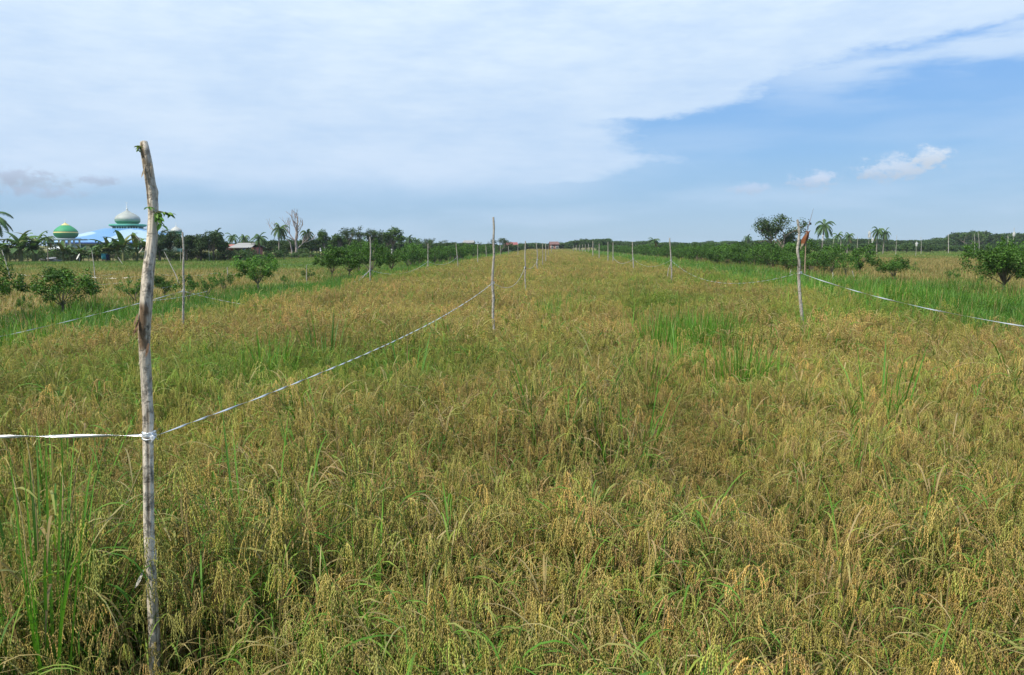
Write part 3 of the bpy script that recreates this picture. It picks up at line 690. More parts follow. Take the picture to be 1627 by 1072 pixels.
def vegetation():
    cit = [make_citrus(700 + k, 2.0, (1.3, 1.15, 1.5, 1.2)[k], 4200, .45, LEAF_C * (.80, .85, .75, 1.15)[k]) for k in range(4)]
    citlow = [make_citrus(710 + k, 1.4, 1.0, 1600, .34, LEAF_C, .08, .25) for k in range(2)]
    hedge = [make_citrus(720 + k, 2.3, 1.45, 1900, .22, LEAF_C * (.8, .95, .7, .85)[k], .12) for k in range(4)]
    # ---- left bank, nearest first: (px, base py, top py, half width px, proto, label)
    def shrub(pr, px, base, top, wpx, label, h0, w0, group=None, rz=None, z0=0.0, nm=None):
        p = on_z(px, base, z0); H = top_h(top, p.y); k = H / h0; wk = wpx / F_PX * p.y / w0
        place(pr, (p.x, p.y, 0), (wk, wk, k), rz, label, 'shrub', group, nm)
    g1 = 'young citrus trees along the left bank'; g2 = 'citrus trees along the right bank'
    shrub(cit[0], -22, 520, 412, 62, 'dark citrus shrub cut off by the left edge of the photo', 2.0, 1.3, g1, .6)
    shrub(cit[1], 100, 506, 424, 60, 'spreading young citrus tree with a bare trunk, left of the nearest stake', 2.0, 1.15, g1, 1.2)
    shrub(citlow[0], 38, 508, 466, 16, 'spindly low shrub between the two leftmost citrus trees', 1.4, 1.15, g1)
    shrub(citlow[1], 215, 488, 436, 34, 'thin citrus sapling half hidden behind the nearest stake', 1.4, 1.15, g1, 2.0)
    shrub(cit[1], 262, 478, 436, 22, 'small leafy citrus tree between the nearest stake and the slender one', 2.0, 1.15, g1, 2.6)
    shrub(citlow[1], 330, 478, 434, 24, 'leafy low shrub right of the slender grey stake', 1.4, 1.15, g1, 5.1)
    shrub(citlow[0], 300, 486, 432, 34, 'low citrus shrub behind the slender stake on the left', 1.4, 1.15, g1, 4.0)
    shrub(citlow[1], 356, 468, 426, 26, 'open citrus shrub just left of the bright rounded citrus tree', 1.4, 1.15, g1, 1.0)
    shrub(cit[3], 410, 468, 402, 40, 'bright rounded citrus tree with a forked trunk beside the sagging ribbon', 2.0, 1.2, g1, .3)
    shrub(citlow[0], 452, 458, 434, 11, 'tiny bare stemmed sapling right of the bright rounded citrus tree', 1.4, 1.15, g1)
    shrub(citlow[1], 489, 450, 423, 17, 'small citrus shrub standing alone in the tan field', 1.4, 1.15, g1)
    shrub(citlow[0], 88, 446, 424, 14, 'pale shoot of a shrub seen above the spreading citrus tree', 1.4, 1.15, g1)
    for (px, base, top, w, i, lab) in ((528, 446, 396, 30, 0, 'leftmost bush of the dense dark thicket on the left bank'), (556, 446, 390, 38, 1, 'broad bush in the thicket left of the stake at its foot'),
                                       (590, 448, 382, 42, 2, 'tallest bush of the thicket right behind the leaning ribbon stake'), (622, 440, 390, 34, 0, 'bush at the right end of the dark thicket'), (570, 436, 380, 36, 2, 'bush rising at the back of the dark thicket')):
        shrub(cit[i], px, base, top, w, lab, 2.0, (1.3, 1.15, 1.5, 1.2)[i], g1)
    for j, v in enumerate(np.concatenate([np.arange(66, 110, 1.9), np.arange(111, 215, 3.4)])):
        u = -12.2 + random.uniform(-.9, .9); x, y = uv(u, float(v)); k = random.uniform(.8, 1.12)
        place(hedge[j % 4], (x, y, 0), (k * .95, k * .95, k * .95), None, 'one of the bushes in the far hedge receding along the left bank', 'shrub', 'hedge bushes receding along the left bank', 'citrus_bush')
    # ---- right bank
    bigc = make_citrus(735, 2.0, 1.45, 8500, .40, LEAF_C * .9, .075)
    shrub(bigc, 1594, 474, 378, 66, 'large dark citrus tree with a single trunk at the right edge', 2.0, 1.5, g2, 2.2)
    shrub(cit[0], 1420, 452, 406, 38, 'rounded citrus bush with a paler gap on its right side', 2.0, 1.3, g2, 1.4)
    shrub(citlow[1], 1512, 452, 424, 18, 'small citrus shrub between the rounded bush and the large dark tree', 1.4, 1.15, g2, 2.4)
    shrub(citlow[0], 1344, 446, 404, 24, 'thin leaning citrus shrub at the right end of the hedge', 1.4, 1.15, g2, 1.9)
    shrub(citlow[1], 1556, 458, 432, 10, 'tiny citrus sapling at the foot of the large dark tree', 1.4, 1.15, g2)
    cnt = 0
    for j, v in enumerate(np.concatenate([np.arange(49, 110, 1.75), np.arange(111, 235, 3.2)])):
        for row in (0, 1):
            if row and (v > 150 or random.random() < .45): continue
            u = 17.6 + row * 2.8 - .010 * (v - 49) + random.uniform(-.8, .8); x, y = uv(u, float(v)); k = random.uniform(.78, 1.1)
            lab = 'one of the leafy bushes packed in the long hedge on the right' if v > 56 else None
            if lab is None: cnt += 1; lab = f'{["first", "second", "third", "fourth", "fifth", "sixth", "seventh", "eighth", "ninth", "tenth"][cnt - 1]} nearest bush of the right hour hedge, by the flag pole'.replace('right hour', 'right')
            place(hedge[(j + row) % 4], (x, y, 0), (k, k, k * .95), None, lab, 'shrub', 'hedge bushes on the right bank', 'citrus_bush')
    # ---- bananas, palms, broadleaf trees at the edge of the left field
    ban = [make_banana(740 + k) for k in range(3)]; palm = [make_palm(750 + k, 5.2, 20, 2.4) for k in range(3)]
    rnd = [make_round(760 + k, 4.0, (3.0, 3.4, 2.6)[k], 2600) for k in range(3)]
    tall = [make_round(770 + k, 6.0, (3.6, 4.4)[k], 2600, LEAF_M * .8, .30, 18, .25) for k in range(2)]
    airy = [make_airy(780 + k) for k in range(3)]
    gb, gp, gt = 'banana plants before the mosque', 'coconut palms on the skyline', 'trees along the left field'
    def by_px(pr, px, Y, top, h0, label, cat, group=None, wide=1.0, rz=None, base=0.0):
        if cat == 'tree' and 395 < px < 830: wide *= 1.4
        H = top_h(top, Y) - base; k = H / h0; place(pr, (at_px(px, Y), Y, base), (k * wide, k * wide, k), rz, label, cat, group)
    bl = ['banana plant beside the leftmost palm', 'banana plant with upright leaves left of the green dome', 'banana plant with arching leaves left of the green dome', 'low banana plant under the green dome',
          'banana plant in front of the left end of the blue roof', 'banana plant below the middle of the blue mosque roof', 'tallest banana plant in front of the blue mosque roof', 'banana plant touching the left side of the nearest stake', 'drooping banana plant by the teal tank', 'low banana plant behind the satellite dish']
    for (px, Y, top), lab in zip(((14, 84, 381), (32, 85, 366), (58, 86, 370), (100, 87, 385), (128, 89, 389), (173, 87, 377), (196, 86, 370), (217, 88, 373), (150, 90, 391), (118, 88, 393)), bl):
        by_px(ban[int(px) % 3], px, Y, top, 2.75, lab, 'banana plant', gb, 1.45)
    for i, (px, Y, top, wide, lab) in enumerate(((-8, 70, 332, 1.25, 'tall coconut palm cut off by the left edge of the photo'), (76, 90, 371, .8, 'short palm just left of the green dome'),
        (344, 104, 364, .9, 'coconut palm behind the dark round trees'), (369, 125, 370, .9, 'coconut palm left above the tin roofed hut'), (387, 128, 371, .9, 'coconut palm right above the tin roofed hut'),
        (411, 96, 370, 1.15, 'low broad palm right of the tin roofed hut'), (443, 112, 355, .85, 'palm with a rounded head left of the bare tree'), (491, 118, 363, .9, 'coconut palm right of the bare tree'),
        (650, 165, 374, 1.1, 'far palm right of the broad dark tree on the left'), (660, 170, 377, 1.1, 'smaller far palm beside the far palm on the left'))):
        by_px(palm[i % 3], px, Y, top + 4 * (90 / Y), 5.2 + .6, lab, 'palm', gp, wide)
    for i, (px, top, wide, lab) in enumerate(((254, 371, 1.0, 'round dark tree touching the right side of the nearest stake'), (270, 367, 1.15, 'round dark tree left below the small silver dome'), (296, 371, 1.1, 'round dark tree right below the small silver dome'),
        (319, 371, 1.15, 'fourth of the round dark trees, where the row dips'), (339, 369, 1.15, 'right hand of the round dark trees, by the red hut'), (350, 378, .9, 'low dark tree left of the tin roofed hut'))):
        by_px(rnd[i % 3], px, 89 + (i % 2) * 2, top, 3.75, lab, 'tree', 'round dark trees before the small dome', wide)
    for i, (pr, px, Y, top, wide, h0, lab) in enumerate(((rnd, 430, 115, 378, 1.2, 4.2, 'grey green bush left of the bare tree'), (rnd, 458, 122, 377, 1.1, 4.2, 'low dark tree behind the bare tree'), (tall, 515, 120, 361, .62, 6.2, 'narrow pointed dark tree right of the bare tree'),
        (rnd, 497, 118, 377, 1.0, 4.2, 'dark bush left of the narrow pointed tree'), (tall, 540, 124, 368, .9, 6.2, 'rounded tree with a light green foot, right of the narrow tree'), (airy, 553, 132, 355, .60, 7.4, 'airy tree with a small high crown above the thicket'), (airy, 577, 132, 356, .85, 7.4, 'twin crowned airy tree above the middle of the thicket'),
        (tall, 596, 134, 372, .8, 6.2, 'low tree in the gap right of the twin crowned tree'), (tall, 624, 132, 357, .85, 6.2, 'broad dark tree with a domed crown right of the thicket'), (airy, 610, 133, 364, .6, 7.4, 'thin airy tree against the left of the domed crown'),
        (rnd, 665, 160, 382, 1.2, 4.2, 'low tree behind the left hand hedge, near the second stake'), (airy, 682, 165, 375, .85, 7.4, 'small airy tree above the third stake of the left line'), (rnd, 697, 175, 384, 1.4, 4.2, 'low dark tree between two airy trees over the hedge'), (airy, 710, 175, 380, 1.0, 7.4, 'spreading low tree left of the white house'),
        (rnd, 735, 190, 382, 1.0, 4.2, 'dark bush at the left corner of the white house'), (airy, 757, 195, 382, .8, 7.4, 'thin tree at the right corner of the white house'), (airy, 767, 200, 386, .8, 7.4, 'low tree right of the white house'), (airy, 796, 150, 374, .85, 7.4, 'leafy tree directly right of the second stake top'), (rnd, 806, 190, 387, 1.2, 4.2, 'bush in front of the red roofed house'),
        (airy, 1242, 98, 335, 1.0, 7.4, 'large airy tree with open crown left of the bent stake'), (rnd, 1253, 98, 384, 1.2, 4.2, 'dark bush at the foot of the large airy tree'))):
        if lab.startswith('large airy'): by_px(big_airy, px, Y, top, 6.3, lab, 'tree', gt.replace('left', 'right'), wide, .5)
        else: by_px(pr[i % len(pr)], px, Y, top, h0, lab, 'tree', gt if px < 900 else 'trees beyond the right hand hedge', wide)
    b = make_bare(790); by_px(b, 470, 116, 334, 8.0, 'leafless pale grey tree with a forked trunk', 'tree', None, 1.0, .3)
    for i, (px, Y, top, wide, lab) in enumerate(((1037, 135, 373, 1.3, 'squat brownish palm above the middle of the right hedge'), (1187, 210, 371, 1.0, 'far palm left of the large airy tree'), (1305, 122, 346, 1.0, 'tall coconut palm right of the brown flag'),
        (1393, 150, 357, .85, 'left of the paired coconut palms in the right field'), (1403, 156, 361, .8, 'right of the paired coconut palms in the right field'), (1330, 165, 366, .95, 'left low palm between the tall palm and the pair'), (1346, 170, 366, .95, 'right low palm between the tall palm and the pair'))):
        by_px(palm[(i + 1) % 3], px, Y, top + 9 * (90 / Y), 5.8, lab, 'palm', gp, wide * .9)
    # undergrowth at the edge of the left field and beyond the right field
    sc_l = [make_round(800 + k, 2.2, 2.8, 900, LEAF_D * (1.0, 1.5, 1.2)[k], .20, 10, .0) for k in range(3)]
    for j in range(50):
        px = 2 + j * 10 + random.uniform(-3, 3); Y = random.uniform(88, 98) + max(0, px - 380) * .14
        place(sc_l[j % 3], (at_px(px, Y), Y, 0), (random.uniform(.6, 1.0), 1.0, random.uniform(.4, .85)), None, 'one of the low bushes filling the far edge of the left field', 'bush', 'undergrowth along the far edge of the left field', 'undergrowth_bush')
big_airy = make_airy(795, 7.0, 6.5, 4600, LEAF_D, .26, .20, 3, .10)
vegetation()

def far_wood():
    """the distant belt of trees that reads as one mass"""
    pr = [make_round(820 + k, 6.0, (5.5, 7.0, 6.0)[k], 1500, LEAF_D * 1.15, .55, 14, .10) for k in range(3)] + [make_airy(830, 7.0, 6.0, 1500, LEAF_D * 1.2, .5)]
    protos = []
    for r, ch in pr:
        mb = MB()
        for o in ch:
            me = o.data; n = len(me.vertices); V = np.empty(n * 3, np.float32); me.vertices.foreach_get('co', V); cc = np.empty(n * 4, np.float32); me.color_attributes['Col'].data.foreach_get('color', cc)
            for k in (3, 4): 
                F = [p.vertices[:] for p in me.polygons if len(p.vertices) == k]
                if F: mb.add(V.reshape(-1, 3), F, cc.reshape(-1, 4)[:, :3])
        protos.append(mb.obj('tree', M_far, link=False))
    prof = [(300, 384), (640, 385), (700, 387), (780, 387), (840, 385), (880, 384), (900, 382), (925, 378), (965, 377), (985, 382), (1040, 381), (1060, 384), (1100, 382), (1180, 381), (1260, 378), (1350, 376), (1410, 377), (1440, 379), (1500, 375), (1515, 366), (1560, 362), (1572, 370), (1600, 368), (1640, 366), (1750, 365)]
    X, Y, S, I = [], [], [], []; r = np.random.default_rng(9)
    for row in range(3):
        px = 300.0
        while px < 1760:
            y = 262 + row * 16 + r.uniform(-6, 6)
            if px < 640: y += 30
            top = np.interp(px, [p[0] for p in prof], [p[1] for p in prof]); h = top_h(top + r.uniform(-1, 3) , y)
            X.append(at_px(px, y)); Y.append(y); i = int(r.choice([0, 1, 2, 3], p=[.3, .3, .25, .15])); I.append(i); S.append((r.uniform(.8, 1.15), r.uniform(.8, 1.15), max(h, 2.2) / (6.3 if i < 3 else 7.4))); px += r.uniform(9, 17)
    for row in range(2):
        px = 385.0
        while px < 830:
            y = 138 + max(0, px - 480) * .18 + row * 9; top = np.interp(px, [385, 500, 560, 650, 740, 830], [381, 379, 377, 383, 386, 388]) + r.uniform(-2, 3)
            X.append(at_px(px, y)); Y.append(y); I.append(int(r.integers(0, 3))); S.append((r.uniform(.5, .7), r.uniform(.5, .7), max(top_h(top, y), 1.6) / 6.3)); px += r.uniform(7, 13)
    n = len(X)
    scatter('far_wood', protos, np.stack([X, Y, np.zeros(n)], 1), np.stack([np.zeros(n), np.zeros(n), r.uniform(0, 6.28, n)], 1), S, I, np.zeros(n))
    # scrub between the right field and the wood
    sp = [q for q in protos[:3]]; X, Y, S, I = [], [], [], []
    for j in range(260):
        px = r.uniform(1000, 1760); y = r.uniform(175, 255); X.append(at_px(px, y)); Y.append(y); I.append(int(r.integers(0, 3))); k = r.uniform(.3, .55); S.append((k * 1.2, k * 1.2, k * .85))
    p2 = [q.copy() for q in sp]; n = len(X)
    scatter('far_scrub', p2, np.stack([X, Y, np.zeros(n)], 1), np.stack([np.zeros(n), np.zeros(n), r.uniform(0, 6.28, n)], 1), S, I, np.zeros(n))
far_wood()
# ------------------------------------------------------------------ stakes, ribbons, flags
def stake_mesh(P, R, seed_, sides=10, rings=60, col=(.36, .33, .29), knots=4, dark=.55, scar=None, amp=.07):
    """a peeled branch: wobbling, ridged, with knots and dark cracks"""
    seed(seed_); P = np.array(P, float); t0 = np.linspace(0, 1, len(P)); t = np.linspace(0, 1, rings)
    Q = np.stack([np.interp(t, t0, P[:, i]) for i in range(3)], 1)
    for _ in range(max(1, rings // 28)): Q[1:-1] = (Q[:-2] + 2 * Q[1:-1] + Q[2:]) / 4
    Rr = np.interp(t, t0, np.broadcast_to(R, (len(P),)))
    T = unit(np.gradient(Q, axis=0)); A = unit(np.cross(T, [0, 1, 0.02])); B = np.cross(T, A); mb = MB()
    th = np.linspace(0, 2 * np.pi, sides, endpoint=False); kn = [(rng.random(), rng.random() * 6.28, rng.uniform(.6, 1.3)) for _ in range(knots)]
    V = np.zeros((rings, sides, 3)); K = np.zeros((rings, sides, 3)); Ltot = np.linalg.norm(np.diff(P, axis=0), axis=1).sum()
    for i in range(rings):
        for j in range(sides):
            c, s_ = math.cos(th[j]), math.sin(th[j]); z = t[i] * Ltot
            ridge = mnoise.fractal(Vector((c * 1.6, s_ * 1.6, z * 2.2 + seed_)), 1, 2, 3); crack = mnoise.noise(Vector((c * 3.4, s_ * 3.4, z * 1.7 - seed_))); f = 1 + amp * ridge
            if crack > .32: f -= .10 * min(1, (crack - .32) * 4)
            for (kt, ka, ks) in kn:
                da = (th[j] - ka + math.pi) % (2 * math.pi) - math.pi; dz = (t[i] - kt) * Ltot / (Rr[i] * 1.6)
                f += (.20 if sides > 20 else .38) * ks * math.exp(-(da / .55) ** 2 - dz ** 2)
            k = np.array(col) * (1 + .22 * ridge)
            if crack > .36: k = k * (1 - dark * min(1, (crack - .36) * 6))
            for (kt, ka, ks) in kn:
                da = (th[j] - ka + math.pi) % (2 * math.pi) - math.pi; dz = (t[i] - kt) * Ltot / (Rr[i] * .8)
                k = k * (1 - .55 * math.exp(-(da / .35) ** 2 - dz ** 2))
            if scar:
                for (s0, s1, a0, aw, sc) in scar:
                    da = (th[j] - a0 + math.pi) % (2 * math.pi) - math.pi; edge = aw + .35 * mnoise.noise(Vector((c * 2, s_ * 2, z * 22)))
                    m = (1 / (1 + math.exp(-(edge - abs(da)) * 14))) * (1 / (1 + math.exp(-(t[i] - s0) * Ltot * 160))) * (1 / (1 + math.exp((t[i] - s1) * Ltot * 160)))
                    k = k * (1 - m) + np.array(sc) * (1 + .5 * ridge) * m; f += (-.16 * m if sc[0] < .3 else .04 * m)
            K[i, j] = k; V[i, j] = Q[i] + Rr[i] * f * (c * A[i] + s_ * B[i])
    i = np.arange(rings - 1)[:, None] * sides; j = np.arange(sides)[None]; kk = (j + 1) % sides
    mb.add(V.reshape(-1, 3), np.stack([i + j, i + kk, i + sides + kk, i + sides + j], -1).reshape(-1, 4), K.reshape(-1, 3))
    mb.add(np.vstack([V[-1] * .9 + Q[-1] * .1, Q[-1] + T[-1] * Rr[-1] * .35]), np.stack([np.arange(sides), (np.arange(sides) + 1) % sides, np.full(sides, sides)], 1), (.30, .24, .16))
    mb.add(V[-1].tolist() + (V[-1] * .9 + Q[-1] * .1).tolist(), np.stack([np.arange(sides), (np.arange(sides) + 1) % sides, (np.arange(sides) + 1) % sides + sides, np.arange(sides) + sides], 1), np.array(col) * .8)
    return mb
def sprig(mb, stem, p, d, n, L, size, cols):
    p = np.array(p, float); d = unit(d); pts = [p]
    for k in range(6): d = unit(d + rng.normal(size=3) * .12 + np.array([0, 0, -.05])); pts.append(pts[-1] + d * L / 6)
    pts = np.array(pts); tube(stem, pts, np.linspace(.0022, .0009, 7), (.16, .17, .07), 5)
    for k in range(n):
        f = (k + .8) / n * 5.9; q = np.array([np.interp(f, range(7), pts[:, i]) for i in range(3)]); a = k * 2.4
        s_ = unit(np.array([math.cos(a) * .9, math.sin(a) * .5, .25 * math.sin(a * 1.7)]) + d * .7); c = cols[rng.integers(len(cols))] * (.8 + .5 * rng.random())
        leaf(mb, q, s_, size * (.7 + .5 * rng.random()), c)
def leaf(mb, p, d, L, c):
    """a broad pointed leaf with a folded midrib"""
    t = np.array([0, .12, .35, .62, .85, 1.0]); W = np.array([.04, .30, .46, .38, .18, .01]) * L; d = np.array(d, float); P = [np.array(p, float)]
    for k in range(5): d = unit(d + np.array([0, 0, -.16])); P.append(P[-1] + d * L * (t[k + 1] - t[k]))
    P = np.array(P); side = unit(np.cross(d, [0, 0, 1.0]) + rng.normal(size=3) * .5); side = unit(side - d * side.dot(d)); up = np.cross(side, d)
    V = np.stack([P - side * W[:, None] * .5 + up * W[:, None] * .14, P, P + side * W[:, None] * .5 + up * W[:, None] * .14], 1).reshape(-1, 3)
    i = np.arange(5)[:, None, None] * 3; mb.add(V, (np.array([[0, 1, 4, 3], [1, 2, 5, 4]])[None] + i).reshape(-1, 4), c)

TIE = {}
def near_stake():
    Y = 2.8
    path = [(245, 1140), (243.5, 1030), (242, 937), (238.7, 840), (237, 738), (234, 660), (230, 600), (227.5, 550), (230, 519), (234, 485), (236, 435), (240, 385), (241.5, 340), (240, 300), (236, 260), (232.5, 238), (229, 226)]
    W = [19, 18.5, 18.5, 18, 17.5, 17.5, 18, 19, 21, 20, 19, 17.5, 16.5, 16.5, 16, 15, 12]
    P = [at_y(px, py, Y) for px, py in path]; P = [Vector((P[0].x, Y, 0.0))] + P; k = .46 / F_PX * Y * 1.0; R = [19 * k] + [w * k for w in W]
    P = [Vector((p.x, p.y + .012 * math.sin(i * 1.1), p.z)) for i, p in enumerate(P)]
    b = Vector((P[0].x, Y, 0)); L = [sum((P[j + 1] - P[j]).length for j in range(i)) for i in range(len(P))]; tot = L[-1]
    root = thing('wooden_stake', b, 'nearest and thickest stake, with a leafy sprig, a brown scar and a snapped top', 'stake', 'stakes carrying the ribbon')
    Pl = [p - b for p in P]; fr = math.pi * 1.5      # side that faces the camera
    # arc-length positions of the brown scar (py about 480-560) and the pale peeled wedge
    def tt(py): return np.interp(at_y(230, py, Y).z, [p.z for p in P], [i / (len(P) - 1) for i in range(len(P))])
    A_cam = None
    mb = stake_mesh(Pl, R, 11, 28, 420, (.64, .565, .46), 9, .6,
                    [(tt(556), tt(482), math.radians(SCAR_A), 1.15, (.22, .15, .095)), (tt(536), tt(500), math.radians(SCAR_A + 62), .38, (.62, .55, .44)), (tt(830), tt(640), math.radians(SCAR_A + 25), .16, (.12, .09, .06)), (tt(330), tt(262), math.radians(SCAR_A - 40), .22, (.16, .12, .08)), (tt(262), tt(228), math.radians(SCAR_A - 20), .55, (.22, .17, .11))], .09)
    mb.obj('pole', M_bark, root, True)
    # bark flaps that peel off
    seed(12); fl = MB()
    def flap(px, py, ln, w, out, c, down=-1):
        q = at_y(px, py, Y - .02) - b; blade(fl, tuple(q), (out, -.25, down), ln, w, .3 * down, c, 4, .6, .1)
    flap(229, 905, .075, .022, -.38, (.45, .42, .36)); flap(228, 392, .03, .012, -.6, (.40, .36, .30)); flap(222, 505, .07, .016, -.25, (.17, .10, .06)); flap(219, 498, .05, .014, -.2, (.20, .13, .08)); flap(231, 262, .05, .010, -.2, (.3, .25, .18))
    flap(239, 258, .06, .010, .15, (.34, .28, .2)); flap(236, 545, .055, .012, -.1, (.13, .08, .05)); flap(232, 470, .05, .008, .25, (.33, .29, .24)); flap(226, 388, .04, .02, -.5, (.45, .40, .34), 1); flap(237, 820, .05, .01, .2, (.25, .2, .15)); flap(228, 560, .05, .008, -.3, (.3, .26, .2))
    fl.obj('bark_flaps', M_bark, root)
    lf = MB(); cl = np.array([(.07, .17, .025), (.10, .22, .04), (.05, .12, .02), (.14, .26, .05)])
    def spr(px, py, d, n, L, size): q = at_y(px, py, Y - .015) - b; sprig(lf, lf, tuple(q), d, n, L, size, cl)
    spr(246, 338, (1, -.1, .15), 8, .065, .026); spr(244, 336, (.8, -.2, -.35), 8, .05, .030); spr(243, 330, (-.25, -.8, .25), 7, .03, .016); spr(250, 335, (.9, 0, -.05), 6, .055, .024); spr(246, 342, (.5, -.2, -.8), 6, .05, .030)
    lf.obj('leafy_sprig', M_leaf, root)
    l2 = MB(); q = at_y(226, 232, Y - .015) - b
    for dd in ((-.7, -.4, .1), (-.5, -.5, -.5), (-.2, -.6, -.2)): sprig(l2, l2, tuple(q), dd, 6, .025, .013, cl * np.array([1.3, .95, .9]))
    l2.obj('dry_sprig', M_leaf, root)
    TIE['near'] = at_y(237, 691, Y)
SCAR_A = 90
near_stake()

def stake(key, base_px, base_py, path, wpx, label, tie=None, z0=.7, name='wooden_stake', group='stakes carrying the ribbon', col=(.42, .385, .33), rings=46, sd=None, wire=True, knots=4, extra=None):
    """path: (px, py) from the canopy up to the tip; the foot goes on down to the soil"""
    wpx *= .86; b0 = on_z(base_px, base_py, z0) if base_py > 392.5 else Vector((0, 130.0 if base_py > 388 else 150.0, z0)); Y = min(b0.y, 170.0); wpx *= .7 if base_py <= 392.5 else 1; P = [at_y(px, py, Y) for px, py in path]
    foot = Vector((P[0].x + (P[0].x - P[1].x) * .3, Y, 0)); b = Vector((foot.x, Y, 0)); r = wpx * .5 / F_PX * Y
    root = thing(name, b, label, 'stake', group)
    pts = [Vector((0, 0, 0))] + [p - b for p in P]; k = len(pts)
    R = [r * 1.1] + [r * (1.05 - .35 * i / (k - 1)) for i in range(1, k)]
    stake_mesh(pts, R, sd or int(base_px), 8, rings, col, knots, .6, None, .12).obj('pole', M_bark, root, True)
    if tie:
        q = at_y(tie[0], tie[1], Y); TIE[key] = q; mb = MB(); c = q - b; rr = r * 1.25
        for w in range(3):
            a = np.linspace(0, 6.28, 11); tube(mb, np.stack([c.x + rr * np.cos(a), c.y + rr * np.sin(a), c.z + .012 * (w - 1) + .006 * np.sin(a + w)], 1), .0035, (.55, .58, .60), 4, False)
        mb.obj('tie', M_ribbon, root)
    return root, Y, b
# the middle line
stake('m2', 785, 521, [(785, 528), (783, 500), (784, 470), (782, 450), (783, 425), (785, 405), (784, 380), (785, 360), (784, 345)], 5.2, 'second stake of the middle line, slender with mottled grey bark, its tip dark', (783, 449), knots=9)
stake('m3', 835, 455, [(835, 458), (834, 440), (835, 425), (834, 405), (835, 383)], 2.6, 'third stake of the middle line, thin and speckled', (834, 424), knots=6)
stake('m4', 854, 432, [(855, 434), (853, 420), (854, 405), (852, 386)], 2.2, 'fourth stake of the middle line, leaning slightly left at the top', (854, 412))
for k, (px, by, top, lab) in enumerate(((862, 421, 386, 'fifth stake of the middle line, very thin'), (867, 416, 386, 'sixth stake of the middle line, close behind the fifth'), (871, 405, 389, 'seventh stake of the middle line, short with distance'), (876, 402, 389, 'farthest stake of the middle line'))):
    stake(f'm{k + 5}', px, by, [(px, by + 1), (px + .3, (by + top) / 2), (px, top)], 1.5 if k < 2 else 1.0, lab, rings=14, knots=1)
# the left line
stake('l1', 291, 519, [(291, 522), (291, 490), (292, 460), (291, 430), (292, 400), (290, 369)], 4.6, 'slender grey stake right of the nearest one, at the edge of the green bank', (291, 462), knots=8)
stake('l2', 588, 446, [(588, 449), (588, 425), (589, 400), (588, 376)], 3.0, 'slender stake in front of the dark thicket, where two ribbons meet', (588, 429), knots=5)
stake('l2b', 588.5, 446, [(573, 444), (586, 430)], 1.6, 'short thin prop leaning against the stake before the thicket', None, rings=12, knots=1, name='prop_stick', group='leaning props')
for k, (px, by, top, w, ln, lab) in enumerate(((680, 431, 387, 2.0, 0, 'third stake of the left line, right of the dark thicket'), (728, 424, 387, 1.8, -3.5, 'fourth stake of the left line, leaning left at the top'), (759, 417, 388, 1.6, 0, 'fifth stake of the left line'),
                                               (773, 410, 390, 1.4, -1, 'sixth stake of the left line, just left of the second middle stake'), (795, 406, 390, 1.2, 0, 'seventh stake of the left line, just right of the second middle stake'), (808, 404, 391, 1.2, 0, 'eighth stake of the left line, below the red roof'), (823, 405, 390, 1.2, 0, 'farthest stake of the left line'))):
    stake(f'l{k + 3}', px, by, [(px, by + 1), (px + ln * .5, (by + top) / 2), (px + ln, top)], w, lab, (px + ln * .4, by - 16) if k < 2 else None, rings=20, knots=2)
stake('lp', 676, 431, [(675, 431), (679, 420)], 1.4, 'short prop leaning on the third stake of the left line', None, rings=10, knots=1, name='prop_stick', group='leaning props')
# the right line
stake('r1', 1272, 516, [(1274, 524), (1274, 500), (1272, 480), (1270, 460), (1269, 435), (1270, 415), (1267, 400), (1268, 390), (1270, 375), (1269, 360), (1267, 349)], 6.2, 'crooked pale stake with an S bend on the right', (1271, 433), knots=8)
stake('r2', 1067, 447, [(1067, 450), (1067, 430), (1066, 410), (1065, 392), (1064, 378)], 3.0, 'second stake of the right line, with a dark tip', (1066, 413), knots=5)
stake('r3', 1007, 432, [(1007, 435), (1006, 415), (1005, 400), (1005, 384)], 2.4, 'third stake of the right line, leaning slightly left', (1006, 411), knots=3)
for k, (px, by, top, lab) in enumerate(((974, 416, 385, 'fourth stake of the right line, right of a close pair'), (966, 415, 384, 'fifth stake of the right line, left of a close pair'), (952, 411, 387, 'sixth stake of the right line'), (942, 407, 383, 'seventh stake of the right line, a little taller'), (935, 401, 387, 'eighth stake of the right line'),
                                        (930, 400, 388, 'ninth stake of the right line'), (925.5, 400, 388, 'tenth stake of the right line'), (921, 399, 389, 'eleventh stake of the right line'), (915.5, 399, 389, 'twelfth stake of the right line'), (911, 398, 390, 'farthest stake of the right line'))):
    stake(f'r{k + 4}', px, by, [(px, by + 1), (px, (by + top) / 2), (px, top)], 1.8 if k < 4 else 1.1, lab, (px, by - 8) if k < 2 else None, rings=14, knots=1)
stake('rp', 1063, 447, [(1061, 431), (1065, 420)], 1.5, 'short prop leaning on the second stake of the right line', None, rings=10, knots=1, name='prop_stick', group='leaning props')
